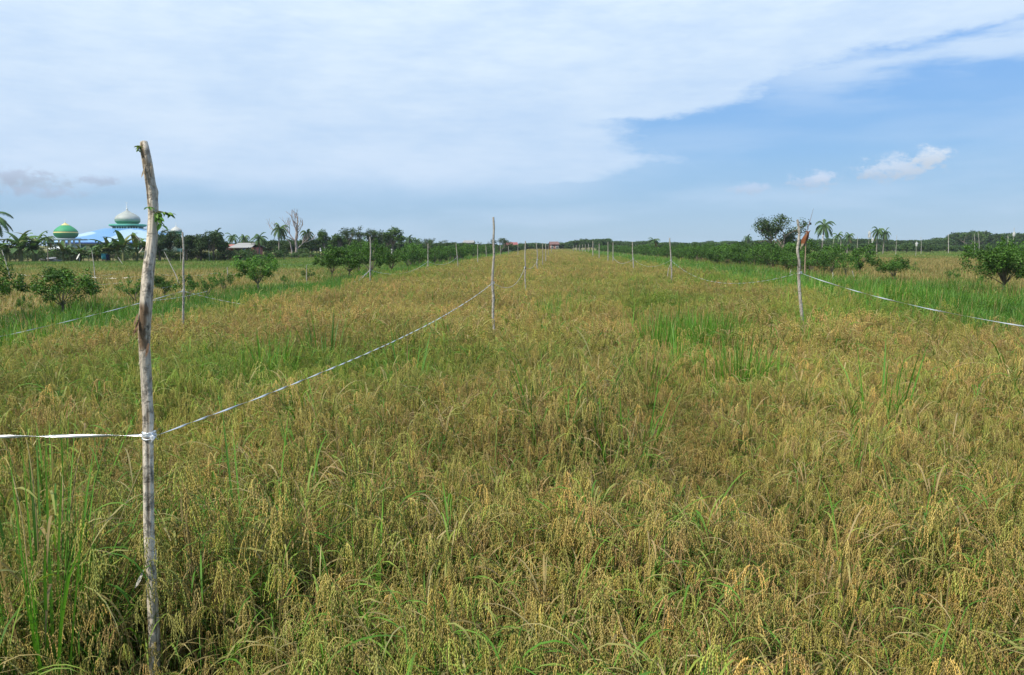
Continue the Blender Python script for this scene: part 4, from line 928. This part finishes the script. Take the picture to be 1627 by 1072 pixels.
# stakes of the neighbouring fields
gF = 'stakes in the neighbouring fields'
for (pts, w, z, lab) in (([(15, 437), (9, 415), (3, 397)], 1.8, .4, 'leaning pale stake near the left edge, before the bananas'), ([(151, 441), (149, 420), (146, 398)], 1.8, .4, 'leaning pale stake in the left field, right of the spreading citrus tree'),
    ([(281, 440), (271, 420), (261, 400)], 1.7, .4, 'strongly leaning stake between the nearest stake and the slender one'), ([(333, 412), (331, 395)], 1.6, .4, 'short upright stake before the round dark trees'), ([(287, 414), (287, 391)], 1.0, .4, 'thin upright stake behind the slender grey one, before the dark trees'),
    ([(427, 402), (421, 392)], 1.4, .4, 'short leaning stake before the low broad palm'), ([(523, 409), (515, 392)], 1.4, .4, 'leaning stake before the narrow pointed tree'), ([(487, 440), (487, 421)], 1.4, .4, 'short peg at the small lone citrus shrub'),
    ([(362, 440), (361, 424)], 1.6, .4, 'short peg left of the bright rounded citrus tree'), ([(194, 418), (187, 408)], 1.4, .3, 'short leaning stick below the blue roof'), ([(1507, 397), (1507, 372)], 1.4, .5, 'upright stake alone in the middle of the right field'),
    ([(1424, 390), (1425, 373)], 1.1, .5, 'thin upright stake right of the paired palms'), ([(1464, 386), (1463, 376)], 1.1, .5, 'short thin stake right of the low white sack'), ([(1549, 386), (1548, 371)], 1.2, .5, 'left of two thin stakes above the large dark citrus tree'), ([(1556, 386), (1554, 369)], 1.3, .5, 'right of two thin stakes above the large dark citrus tree'),
    ([(1323, 392), (1325, 378)], 1.2, .5, 'thin stake right of the tall coconut palm'), ([(1336, 392), (1336, 380)], 1.1, .5, 'short thin stake below the low palms'), ([(1362, 392), (1363, 376)], 1.2, .5, 'thin stake left of the paired palms'), ([(1602, 386), (1601, 374)], 1.2, .5, 'thin stake just left of the tallest white sack'), ([(1601, 386), (1602, 375)], 1.0, .5, 'second thin stake left of the tallest white sack'),
    ([(1359, 447), (1354, 430)], 2.0, .1, 'white leaning peg at the right end of the hedge'), ([(1324, 448), (1323, 432)], 1.8, .1, 'white peg under the right end of the hedge'), ([(1253, 442), (1257, 428)], 1.6, .1, 'leaning peg under the hedge left of the bent stake')):
    stake('f', pts[0][0], min(pts[0][1], 446 if z > .2 else 460), pts, w, lab, None, z, 'field_stake', gF, (.52, .49, .43), 12, int(pts[0][0]) + 3, knots=1)

def ribbon(A, B, sag, w, period, label, group='silver ribbons strung between the stakes', col=(.62, .64, .66), flat=.0, seedk=1, kn=0.0):
    """a strip of shiny plastic that twists along its length and sags"""
    seed(seedk); A = np.array(A, float); B = np.array(B, float); L = np.linalg.norm(B - A); n = int(min(1400, max(24, L / period * 28))); t = np.linspace(0, 1, n)
    P = A + (B - A) * t[:, None]; P[:, 2] -= 4 * sag * t * (1 - t); P[:, 2] += np.interp(t, np.linspace(0, 1, 24), rng.normal(size=24) * .0006)
    D = unit(np.gradient(P, axis=0)); up = unit(np.cross(D, np.cross([0, 0, 1.0], D))); sd = np.cross(D, up)
    ph = np.cumsum(np.interp(t, np.linspace(0, 1, 30), rng.uniform(.2, 2.0, 30))) / n * (L / period) * 2 * np.pi + .6
    ph = ph + flat * np.sin(2 * ph); wv = w * np.interp(t, np.linspace(0, 1, 60), rng.uniform(.8, 1.1, 60))
    S = (up * np.cos(ph)[:, None] + sd * np.sin(ph)[:, None]) * (wv / 2)[:, None]; Nn = np.cross(D, unit(S)) * .0004
    c = np.array([wv * 0, wv * 0, wv]).T * 0
    V = np.stack([P - S - Nn, P - Nn, P + S - Nn, P + S + Nn, P + Nn, P - S + Nn], 1).reshape(-1, 3)
    i = np.arange(n - 1)[:, None, None] * 6; q = np.array([[0, 1, 7, 6], [1, 2, 8, 7], [2, 3, 9, 8], [3, 4, 10, 9], [4, 5, 11, 10], [5, 0, 6, 11]])[None]
    mb = MB(); mb.add(V, (q + i).reshape(-1, 4), col); o = mb.obj('ribbon', M_ribbon, None, False); tag(o, label, 'ribbon', group); return o
T_ = TIE
def knot():
    """the wrapped knot on the nearest stake"""
    q = T_['near']; mb = MB(); seed(31)
    for w in range(7):
        a = np.linspace(0, 6.6, 26); rr = .0215 + .002 * rng.random(); z = q.z + rng.uniform(-.008, .008)
        tube(mb, np.stack([q.x + rr * np.cos(a), q.y + rr * np.sin(a), z + .006 * np.sin(a * 1.0 + w)], 1), .0022 + .0014 * rng.random(), (.62, .65, .68), 5, False)
    for w in range(7): tube(mb, [(q.x + .014, q.y - .022, q.z), (q.x + .026 + .008 * rng.random(), q.y - .028, q.z + rng.normal() * .008), (q.x + .020, q.y - .024, q.z + rng.normal() * .012)], .003, (.7, .72, .75), 5)
    blade(mb, (q.x + .022, q.y - .02, q.z), (.8, -.1, .9), .055, .010, .2, (.6, .63, .66), 4, .5); blade(mb, (q.x + .022, q.y - .02, q.z), (1, -.1, -.4), .03, .008, .2, (.6, .63, .66), 4, .5)
    root = [o for o in bpy.data.objects if o.name == 'wooden_stake'][0]; o = mb.obj('knot', M_ribbon, root, False); o.location = -root.location
knot()
n_ = T_['near']
ribbon((n_.x - .02, n_.y, n_.z), (n_.x - 3.6, n_.y - .05, n_.z + .01), .012, .0125, .85, 'silver ribbon running level from the nearest stake out of the left edge', seedk=5)
ribbon((n_.x + .03, n_.y - .02, n_.z), T_['m2'], .12, .0095, .50, 'twisted silver ribbon rising from the nearest stake to the second middle stake', seedk=6, flat=.3)
ribbon(T_['m2'], T_['m3'], .30, .010, .6, 'ribbon sagging from the second to the third middle stake', seedk=7)
ribbon(T_['m3'], T_['m4'], .2, .010, .8, 'ribbon between the third and fourth middle stakes', seedk=8)
ribbon(T_['l1'], T_['l2'], .70, .010, .9, 'ribbon sagging over the green bank between the first two left hand stakes', seedk=9)
lo = on_z(-260, 575, .45)
ribbon(T_['l1'], at_y(-420, 610, 8.2), .10, .009, .7, 'ribbon from the slender left stake down out of the left edge', seedk=10)
ribbon(at_y(330, 462, 24), at_y(230, 478, 17.5), .05, .012, .7, 'short slack piece of ribbon over the left bank grass', seedk=20)
ribbon(T_['l2'], at_y(497, 467, 24.0), .2, .016, .9, 'slack lower ribbon at the stake before the thicket', seedk=11)
ribbon(T_['l2'], T_['l3'], .35, .014, .9, 'ribbon from the stake before the thicket to the third left stake', seedk=12)
ribbon(T_['l3'], T_['l4'], .3, .014, .9, 'far ribbon between the third and fourth left stakes', seedk=13)
rr_ = T_['r1']; ribbon(rr_, (4.7, 4.2, 1.33), .16, .014, 2.6, 'pale ribbon running from the crooked right stake out of the right edge', seedk=14, flat=.2)
ribbon(T_['r2'], rr_, .45, .008, 1.2, 'faint ribbon sagging between the second right stake and the crooked one', seedk=15)
ribbon(T_['r3'], T_['r2'], .3, .010, 1.2, 'faint ribbon between the third and second right stakes', seedk=16)
ribbon(T_['r4'], T_['r3'], .35, .02, 1.0, 'fluttering ribbon between the fourth and third right stakes', seedk=17)
for k, (x0, y0, x1, y1, z, lab) in enumerate(((20, 434, 118, 434.5, .75, 'thin ribbon over the left field, nearest the left edge'), (128, 434, 190, 433, .75, 'thin ribbon right of the leaning stake in the left field'), (130, 437.5, 225, 437.5, .7, 'lower thin ribbon in the left field'), (100, 452, 235, 440.5, .7, 'slanting thin ribbon behind the spreading citrus tree'),
    (250, 435, 345, 433, .7, 'thin ribbon right of the nearest stake, before the dark trees'), (330, 433, 430, 430, .7, 'thin ribbon left of the bright citrus tree top'), (445, 419, 505, 417.5, .7, 'short white ribbon at the edge of the far tan strip'), (290, 446, 236, 456, .7, 'thin ribbon slanting behind the slender left stake'), (0, 447, 36, 444, .7, 'thin ribbon touching the left edge over the tan field'))):
    A = on_z(x0, y0, z); B = on_z(x1, y1, z); ribbon(A, B, .12, .007, 1.6, lab, 'thin ribbons over the left field', seedk=40 + k)

def sack_flag(px, top, bottom, pole_bottom, w, label, col=(.66, .67, .66), Y=None):
    Y = Y or 150.0; q = at_y(px, (top + bottom) / 2, Y); gb = at_y(px, pole_bottom, Y); b = Vector((q.x, Y, 0)); root = thing('bird_scarer', b, label, 'bird scarer', 'white sacks on poles that scare birds'); seed(int(px * 3))
    st = MB(); k = Y / F_PX; zt = at_y(px, top, Y).z; zb = at_y(px, bottom, Y).z; tube(st, [(0, 0, 0), (.03, 0, zb * .6), (0, 0, zt + .05)], [.035, .03, .02], (.45, .42, .36), 6); st.obj('pole', M_bark, root)
    mb = MB(); n, m = 9, 12; Wd = w * k; V = np.zeros((n, m, 3))
    for i in range(n):
        f = i / (n - 1); r = Wd * .5 * (.2 + .8 * f + .25 * math.sin(f * 7 + px)) * (1.15 if i < n - 1 else .9)
        for j in range(m): a = j / m * 6.283; rad = r * (1 + .35 * math.sin(a * 3 + i * .9) + .22 * rng.normal()); V[i, j] = (rad * math.cos(a) + .2 * Wd * f, rad * .6 * math.sin(a), zt - f * (zt - zb) + .04 * rng.normal())
    i = np.arange(n - 1)[:, None] * m; j = np.arange(m)[None]; kk = (j + 1) % m; mb.add(V.reshape(-1, 3), np.stack([i + j, i + kk, i + m + kk, i + m + j], -1).reshape(-1, 4), col); mb.obj('sack', M_cloth, root, True)
for (px, t, bo, w, Y, lab) in ((1381, 366, 377, 4.5, 120, 'white sack hung high on a pole left of the paired palms'), (1386, 374, 386, 3.5, 118, 'white sack hung lower beside the paired palms'), (1307, 373, 382, 3.6, 110, 'white sack on a pole at the foot of the tall coconut palm'),
    (1456, 383, 391, 3.6, 125, 'low white sack in the middle of the right field'), (1611, 362, 375, 3.2, 120, 'tallest white sack, near the right edge above the dark citrus tree'), (1232, 386, 393, 5.0, 88, 'white sack over the hedge left of the crooked stake'), (622, 396, 402, 2.6, 75, 'small white sack above the right end of the dark thicket'), (654, 392, 399, 2.8, 90, 'small white sack over the left hand hedge'), (509, 394, 399, 2.8, 100, 'white sack before the narrow pointed tree')):
    sack_flag(px, t, bo, 400, w, lab, Y=Y)
def brown_flag():
    p = on_z(1279, 440, .1); Y = p.y; b = Vector((p.x, Y, 0)); root = thing('flag_pole', b, 'tattered brown cloth flag on a thin pole with a bent bamboo whip', 'flag', None); g = lambda x, y: at_y(x, y, Y) - b
    st = MB(); tube(st, [(0, 0, 0), g(1279, 420), g(1280, 395), g(1281, 368)], [.035, .032, .028, .022], (.42, .30, .22), 7); st.obj('pole', M_bark, root, True)
    wh = MB(); tube(wh, [g(1281, 372), g(1285, 358), g(1289, 344), g(1292.5, 331)], [.02, .016, .012, .006], (.25, .15, .12), 5); tube(wh, [g(1286.5, 356), g(1288, 355.5), g(1288.2, 353)], [.05, .07, .02], (.03, .03, .03), 6); wh.obj('bamboo_whip', M_bark, root, True)
    mb = MB(); tl, tr, br_, bl = g(1280, 367), g(1289, 366), g(1279, 391), g(1271, 394); n = 12; V = []; seed(55)
    for i in range(n):
        for j in range(n): u, v = i / (n - 1), j / (n - 1); q = (tl * (1 - u) + tr * u) * (1 - v) + (bl * (1 - u) + br_ * u) * v; V.append((q.x + (.04 * math.sin(v * 9 + u * 4)), q.y + .10 * math.sin(u * 7 + v * 3), q.z + .03 * math.sin(u * 11) + (rng.normal() * .05 if v > .95 else 0)))
    V = np.array(V); F = [(i * n + j, i * n + j + 1, (i + 1) * n + j + 1, (i + 1) * n + j) for i in range(n - 1) for j in range(n - 1)]; cc = np.tile((.26, .10, .045), (len(V), 1)) * np.linspace(1, .8, n)[np.arange(len(V)) % n][:, None]; low = (np.arange(len(V)) % n) > n - 4; cc[low] = (.30, .27, .18)
    V2 = V + np.array([0, .008, 0]); mb.add(V, F, cc); mb.add(V2, [f[::-1] for f in F], cc); mb.obj('cloth', M_cloth, root, True)
brown_flag()

# ------------------------------------------------------------------ mosque, houses, huts
def onion(mb, w, h, z, low, mid, top, c=(0, 0, 0), squat=False, seg=40, gores=0):
    t = np.linspace(0, 1, 34); pr = []
    ctl_z = np.array([0, .06, .16, .30, .44, .58, .72, .84, .93, 1.0]); ctl_r = np.array([.74, .86, .965, 1.0, .96, .83, .58, .30, .12, .02]) if not squat else np.array([.62, .80, .94, 1.0, .97, .84, .60, .34, .15, .02])
    r = np.interp(t, ctl_z, ctl_r); r = np.convolve(np.pad(r, 1, mode='edge'), [.25, .5, .25], 'valid'); cols = [low if a < .20 else (mid if a < .34 else top) for a in t]
    if squat: cols = [low if a < .36 else ((.75, .62, .25) if a < .40 else ((.03, .10, .06) if a < .43 else (mid if a < .84 else top))) for a in t]
    lathe(mb, [(w / 2 * b, z + h * a) for a, b in zip(t, r)], np.array(cols), seg, c)
def finial(mb, z, h, c=(0, 0, 0)):
    lathe(mb, [(.02 * h, z), (.07 * h, z + .05 * h), (.12 * h, z + .14 * h), (.05 * h, z + .24 * h), (.03 * h, z + .35 * h), (.06 * h, z + .42 * h), (.02 * h, z + .5 * h), (.012 * h, z + .78 * h), (.0, z + .8 * h)], (.75, .76, .74), 12, c)
    a = np.linspace(-2.3, 2.3, 14) - math.pi / 2; tube(mb, np.stack([c[0] + .09 * h * np.cos(a), np.full(14, c[1]), c[2] + z + .88 * h + .09 * h * np.sin(a)], 1), .014 * h, (.7, .7, .62), 6)
def mosque():
    Y = 240.0; k = Y / F_PX; X0 = at_px(205.5, Y); Z = lambda py: top_h(py, Y); root = thing('mosque', (X0, Y, 0), 'mosque with a wide blue roof and a silver and green onion dome', 'mosque')
    hw = 84 * k; ze, zr = Z(385), Z(363)
    wl = MB(); box(wl, (0, 0, ze * .5 - .1), (hw * 1.86, hw * 1.86, ze - .2), (.62, .66, .42)); wl.obj('walls', M_paint, root)
    wn = MB()
    for j in range(11):
        x = (-.84 + j * .168) * hw; box(wn, (x, -hw * .93 - .05, ze * .48), (1.1, .14, ze * .5), (.05, .12, .13)); 
        for sx in (-.62, .62): box(wn, (x + sx, -hw * .93 - .08, ze * .48), (.14, .2, ze * .56), (.10, .42, .28))
    wn.obj('windows', M_paint, root)
    rf = MB(); rw = 24 * k; V = []
    for (a, z) in ((hw, ze), (hw * .62, ze + (zr - ze) * .52), (rw, zr)): V += [(-a, -a, z), (a, -a, z), (a, a, z), (-a, a, z)]
    F = [(r_ * 4 + j, r_ * 4 + (j + 1) % 4, (r_ + 1) * 4 + (j + 1) % 4, (r_ + 1) * 4 + j) for r_ in range(2) for j in range(4)]; rf.add(V, F, (.12, .28, .52))
    rf.add([(-hw, -hw, ze - .05), (hw, -hw, ze - .05), (hw, hw, ze - .05), (-hw, hw, ze - .05)], [(0, 3, 2, 1)], (.5, .6, .7))
    roof = rf.obj('roof', M_roof, root)
    fs = MB(); hh = hw + .1
    for (c, s_) in (((0, -hh, ze - .2), (2 * hh + .4, .2, .5)), ((0, hh, ze - .2), (2 * hh + .4, .2, .5)), ((-hh, 0, ze - .2), (.2, 2 * hh - .2, .5)), ((hh, 0, ze - .2), (.2, 2 * hh - .2, .5))): box(fs, c, s_, (.04, .10, .30))
    fs.obj('fascia', M_paint, root)
    dr = MB(); r0 = 22 * k; z0, z1, z2 = Z(366), Z(359), Z(356.5); lathe(dr, [(r0, z0), (r0, z1)], (.50, .78, .62), 8); lathe(dr, [(r0 + .15, z1 - .25), (26.5 * k, z1), (27 * k, z1 + .1), (27 * k, z2), (26 * k, z2 + .1), (10 * k, z2 + .15)], (.09, .36, .27), 8)
    d = dr.obj('drum', M_paint, root); d.rotation_euler = (0, 0, math.radians(22.5))
    op = MB()
    for j in range(8):
        a = j * math.pi / 4 - math.pi / 2; ap = r0 * math.cos(math.pi / 8)
        for q in range(4):
            off = (q - 1.5) * r0 * .175; cx, cy = math.cos(a) * (ap + .02) - math.sin(a) * off, math.sin(a) * (ap + .02) + math.cos(a) * off; box(op, (cx, cy, (z0 + z1) / 2 - .05), (.14, .42, (z1 - z0) * .62), (.04, .13, .10), a); box(op, (cx, cy, z1 - .35), (.18, .30, .2), (.04, .13, .10), a)
    op.obj('openings', M_paint, root)
    dm = MB(); onion(dm, 37 * k, 22.5 * k, z2 + .1, (.035, .22, .13), (.20, .31, .25), (.33, .36, .34)); dd = dm.obj('dome', M_metal, root, True); fn = MB(); finial(fn, z2 + 22 * k, 14 * k); fn.obj('finial', M_metal, dd, True)
    # the small corner dome on its own short drum
    cx = at_px(281.5, Y) - X0; cm = MB(); lathe(cm, [(7 * k, 0), (7 * k, Z(372)), (9 * k, Z(371.5)), (9 * k, Z(370.5)), (4 * k, Z(370))], (.25, .50, .38), 16, (cx, 0, 0)); s1 = cm.obj('corner_tower', M_paint, root, True)
    m2 = MB(); onion(m2, 17.5 * k, 11.5 * k, Z(370.5), (.035, .22, .13), (.24, .33, .27), (.42, .43, .41), (cx, 0, 0)); s2 = m2.obj('small_dome', M_metal, root, True); f2 = MB(); finial(f2, Z(370.5) + 11.2 * k, 6.5 * k, (cx, 0, 0)); f2.obj('finial', M_metal, s2, True)
def roof_mat():
    m, nt = newmat('blue_roof_sheets'); N = nt.nodes.new; L = nt.links.new; tc = N('ShaderNodeTexCoord'); at = N('ShaderNodeAttribute'); at.attribute_name = 'Col'
    n1 = N('ShaderNodeTexNoise'); n1.inputs['Scale'].default_value = .09; n1.inputs['Detail'].default_value = 2; L(tc.outputs['Object'], n1.inputs[0])
    r = N('ShaderNodeValToRGB'); L(n1.outputs[0], r.inputs[0]); r.color_ramp.elements[0].position = .50; r.color_ramp.elements[1].position = .54; r.color_ramp.elements[0].color = (0, 0, 0, 1)
    mx = N('ShaderNodeMix'); mx.data_type = 'RGBA'; L(r.outputs[0], mx.inputs[0]); L(at.outputs['Color'], mx.inputs[6]); mx.inputs[7].default_value = (.33, .47, .58, 1)
    w = N('ShaderNodeTexWave'); w.inputs['Scale'].default_value = 1.6; L(tc.outputs['Object'], w.inputs[0]); b = N('ShaderNodeBump'); b.inputs['Strength'].default_value = .4; b.inputs['Distance'].default_value = .05; L(w.outputs['Fac'], b.inputs['Height'])
    p = N('ShaderNodeBsdfPrincipled'); L(mx.outputs[2], p.inputs['Base Color']); p.inputs['Roughness'].default_value = .5; L(b.outputs[0], p.inputs['Normal']); o = N('ShaderNodeOutputMaterial'); L(p.outputs[0], o.inputs[0]); return m
M_roof = roof_mat()
mosque()
def green_dome():
    Y = 215.0; k = Y / F_PX; X0 = at_px(106.5, Y); Z = lambda py: top_h(py, Y); root = thing('domed_pavilion', (X0, Y, 0), 'open pavilion with a squat green dome, gold tip and gold band', 'pavilion')
    sl = MB(); box(sl, (0, 0, Z(380.5)), (43 * k, 43 * k, 2.2 * k), (.20, .27, .30)); box(sl, (0, 0, Z(379)), (30 * k, 30 * k, 1.0 * k), (.35, .40, .42)); sl.obj('roof_slab', M_paint, root)
    for sx in (-1, -.33, .33, 1):
        for sy in (-1, 1): c = MB(); tube(c, [(sx * 13 * k, sy * 13 * k, 0), (sx * 13 * k, sy * 13 * k, Z(381.7))], 1.3 * k, (.62, .64, .60), 10); c.obj('column', M_paint, root, True)
    w = MB(); box(w, (0, 0, Z(390) / 2), (22 * k, 22 * k, Z(390)), (.45, .50, .42)); w.obj('wall', M_paint, root)
    dm = MB(); onion(dm, 35 * k, 24.5 * k, Z(378.5), (.018, .17, .07), (.035, .27, .12), (.62, .52, .22), squat=True); d = dm.obj('dome', M_metal, root, True); fn = MB(); finial(fn, Z(378.5) + 24.0 * k, 7 * k); fn.obj('finial', M_metal, d, True)
green_dome()
def house(px, Y, wpx, eave, ridge, wallc, roofc, label, base=0.0, depth=6.0, doors=(), overhang=.35, gable=False, wins=2, cat='house', name='house'):
    k = Y / F_PX; W = wpx * k; ze, zr = top_h(eave, Y), top_h(ridge, Y); root = thing(name, (at_px(px, Y), Y, 0), label, cat)
    wl = MB(); box(wl, (0, depth / 2, ze / 2), (W, depth, ze), wallc)
    if gable: wl.add([(-W / 2, 0.01, ze), (W / 2, 0.01, ze), (0, 0.01, zr - .1), (-W / 2, .15, ze), (W / 2, .15, ze), (0, .15, zr - .1)], [(0, 1, 2), (5, 4, 3)], np.array(wallc) * .95)
    wl.obj('wall', M_paint, root); rf = MB(); o = overhang; t = .08
    if gable: V = [(-W / 2 - o, -o, ze - .1), (0, -o, zr), (W / 2 + o, -o, ze - .1), (-W / 2 - o, depth + o, ze - .1), (0, depth + o, zr), (W / 2 + o, depth + o, ze - .1)]; F = [(0, 1, 4, 3), (1, 2, 5, 4)]
    else: V = [(-W / 2 - o, -o, ze), (W / 2 + o, -o, ze), (W / 2 + o * .3, depth / 2, zr), (-W / 2 - o * .3, depth / 2, zr), (W / 2 + o, depth + o, ze), (-W / 2 - o, depth + o, ze)]; F = [(0, 1, 2, 3), (3, 2, 4, 5)]
    rf.add(V, F, roofc); V = [(x, y, z - t) for x, y, z in V]; rf.add(V, [f[::-1] for f in F], np.array(roofc) * .8); nn = len(V)
    edges = [(0, 1), (1, 2), (2, 5), (5, 4), (4, 3), (3, 0)] if gable else [(0, 1), (1, 2), (2, 4), (4, 5), (5, 3), (3, 0)]
    rf.add([(*v[:2], v[2] + t) for v in V] + V, [(a, a + nn, b_ + nn, b_) for a, b_ in edges], np.array(roofc) * .8); rf.obj('roof', M_paint, root)
    for (fx, wd, hh, c, nm) in doors: m = MB(); box(m, (fx * W, -.04, hh / 2), (wd, .1, hh), c); m.obj(nm, M_paint, root)
    for j in range(wins): m = MB(); x = (-.3 + .6 * j / max(1, wins - 1)) * W; box(m, (x, -.03, ze * .58), (.7, .08, .8), (.05, .06, .07)); fo = m.obj('window', M_paint, root); f = MB(); [box(f, (x + a, -.07, ze * .58 + b_), (w_, .06, h_), (.6, .6, .56)) for a, b_, w_, h_ in ((-.4, 0, .1, 1.0), (.4, 0, .1, 1.0), (0, .45, .7, .1), (0, -.45, .7, .1), (0, 0, .06, .8))]; f.obj('frame', M_paint, fo)
    return root
house(383, 94, 27, 393, 385.5, (.38, .12, .09), (.30, .30, .29), 'red hut under a grey tin roof with a blue panel, right of the dark trees', depth=5, doors=((.18, .45, 1.7, (.03, .10, .42), 'blue_panel'), (-.22, .8, 1.6, (.10, .05, .04), 'door')), wins=0, name='tin_roof_hut', cat='hut')
house(362, 97, 10, 391, 388, (.42, .17, .13), (.40, .15, .12), 'small red gabled shed left of the tin roofed hut', depth=4, gable=True, wins=0, name='shed', cat='shed')
house(744, 205, 15, 385.5, 381.5, (.60, .60, .57), (.28, .27, .26), 'far white house on the skyline left of the second stake', depth=8, wins=2)
house(812, 200, 19, 390.5, 384.5, (.42, .66, .50), (.26, .08, .075), 'far house with a red roof and pale green wall right of the second stake', depth=7, wins=2)
house(881, 255, 13, 388, 383.5, (.30, .15, .12), (.17, .085, .075), 'far brown red house where the field meets the horizon', depth=8, wins=2)
house(88, 96, 15, 395, 391.5, (.30, .30, .28), (.55, .57, .58), 'low hut with a pale tin roof below the green dome', depth=4, wins=0, doors=((.2, .5, 1.3, (.50, .10, .05), 'red_board'),), name='tin_roof_hut', cat='hut')
house(72, 93, 16, 411, 408, (.36, .40, .46), (.25, .26, .28), 'very low blue grey shed between the banana plants', depth=3, wins=0, name='shed', cat='shed')
def teal_box():
    Y = 86; k = Y / F_PX; root = thing('water_tank', (at_px(166, Y), Y, 0), 'teal tank on a low timber stand below the blue mosque roof', 'tank'); m = MB(); z = top_h(412, Y); h = 8.5 * k
    box(m, (0, 0, z + h / 2), (6.5 * k, .5, h), (.05, .26, .30)); box(m, (0, 0, z + h + .03), (6.8 * k, .55, .05), (.07, .32, .36)); m.obj('tank', M_paint, root); s_ = MB()
    for x in (-1, 1):
        for y in (-.2, .2): box(s_, (x * 2.8 * k, y, z / 2), (.08, .08, z), (.18, .14, .10))
    box(s_, (5 * k, 0, z + h * .4), (3 * k, .4, h), (.02, .03, .07)); s_.obj('stand', M_wood, root)
teal_box()
def dish():
    Y = 84; k = Y / F_PX; z = top_h(408, Y); root = thing('satellite_dish', (at_px(125, Y), Y, 0), 'tilted pale satellite dish in front of the banana plants', 'satellite dish'); m = MB(); r = 5.4 * k
    lathe(m, [(.001, 0)] + [(r * a, .22 * r * a * a) for a in np.linspace(.15, 1, 7)] + [(r * a, .22 * r * a * a + .015) for a in np.linspace(1, .15, 7)] + [(.001, .015)], (.62, .62, .58), 24)
    d = m.obj('dish', M_paint, root, True); d.location = (0, 0, z); d.rotation_euler = (math.radians(62), 0, math.radians(-52)); p = MB(); tube(p, [(0, .05, 0), (0, .05, z)], .03, (.4, .4, .4), 8); tube(p, [(0, 0, z), (-.25, -.25, z + .15)], .012, (.4, .4, .4), 6); p.obj('mast', M_paint, root, True)
dish()

def haze():
    mb = MB(); lo, hi = -1.0, 24.0; x0, x1, y0, y1 = -320.0, 320.0, -40.0, 420.0
    V = [(x, y, z) for x in (x0, x1) for y in (y0, y1) for z in (lo, hi)]; mb.add(V, [(0, 1, 3, 2), (4, 6, 7, 5), (0, 4, 5, 1), (2, 3, 7, 6), (0, 2, 6, 4), (1, 5, 7, 3)], (1, 1, 1))
    m, nt = newmat('haze'); v = nt.nodes.new('ShaderNodeVolumePrincipled'); v.inputs['Color'].default_value = (.80, .88, 1.0, 1); v.inputs['Density'].default_value = HAZE; v.inputs['Anisotropy'].default_value = .2
    o = nt.nodes.new('ShaderNodeOutputMaterial'); nt.links.new(v.outputs[0], o.inputs['Volume']); tag(mb.obj('haze', m), kind='stuff')
HAZE = .00022
haze()
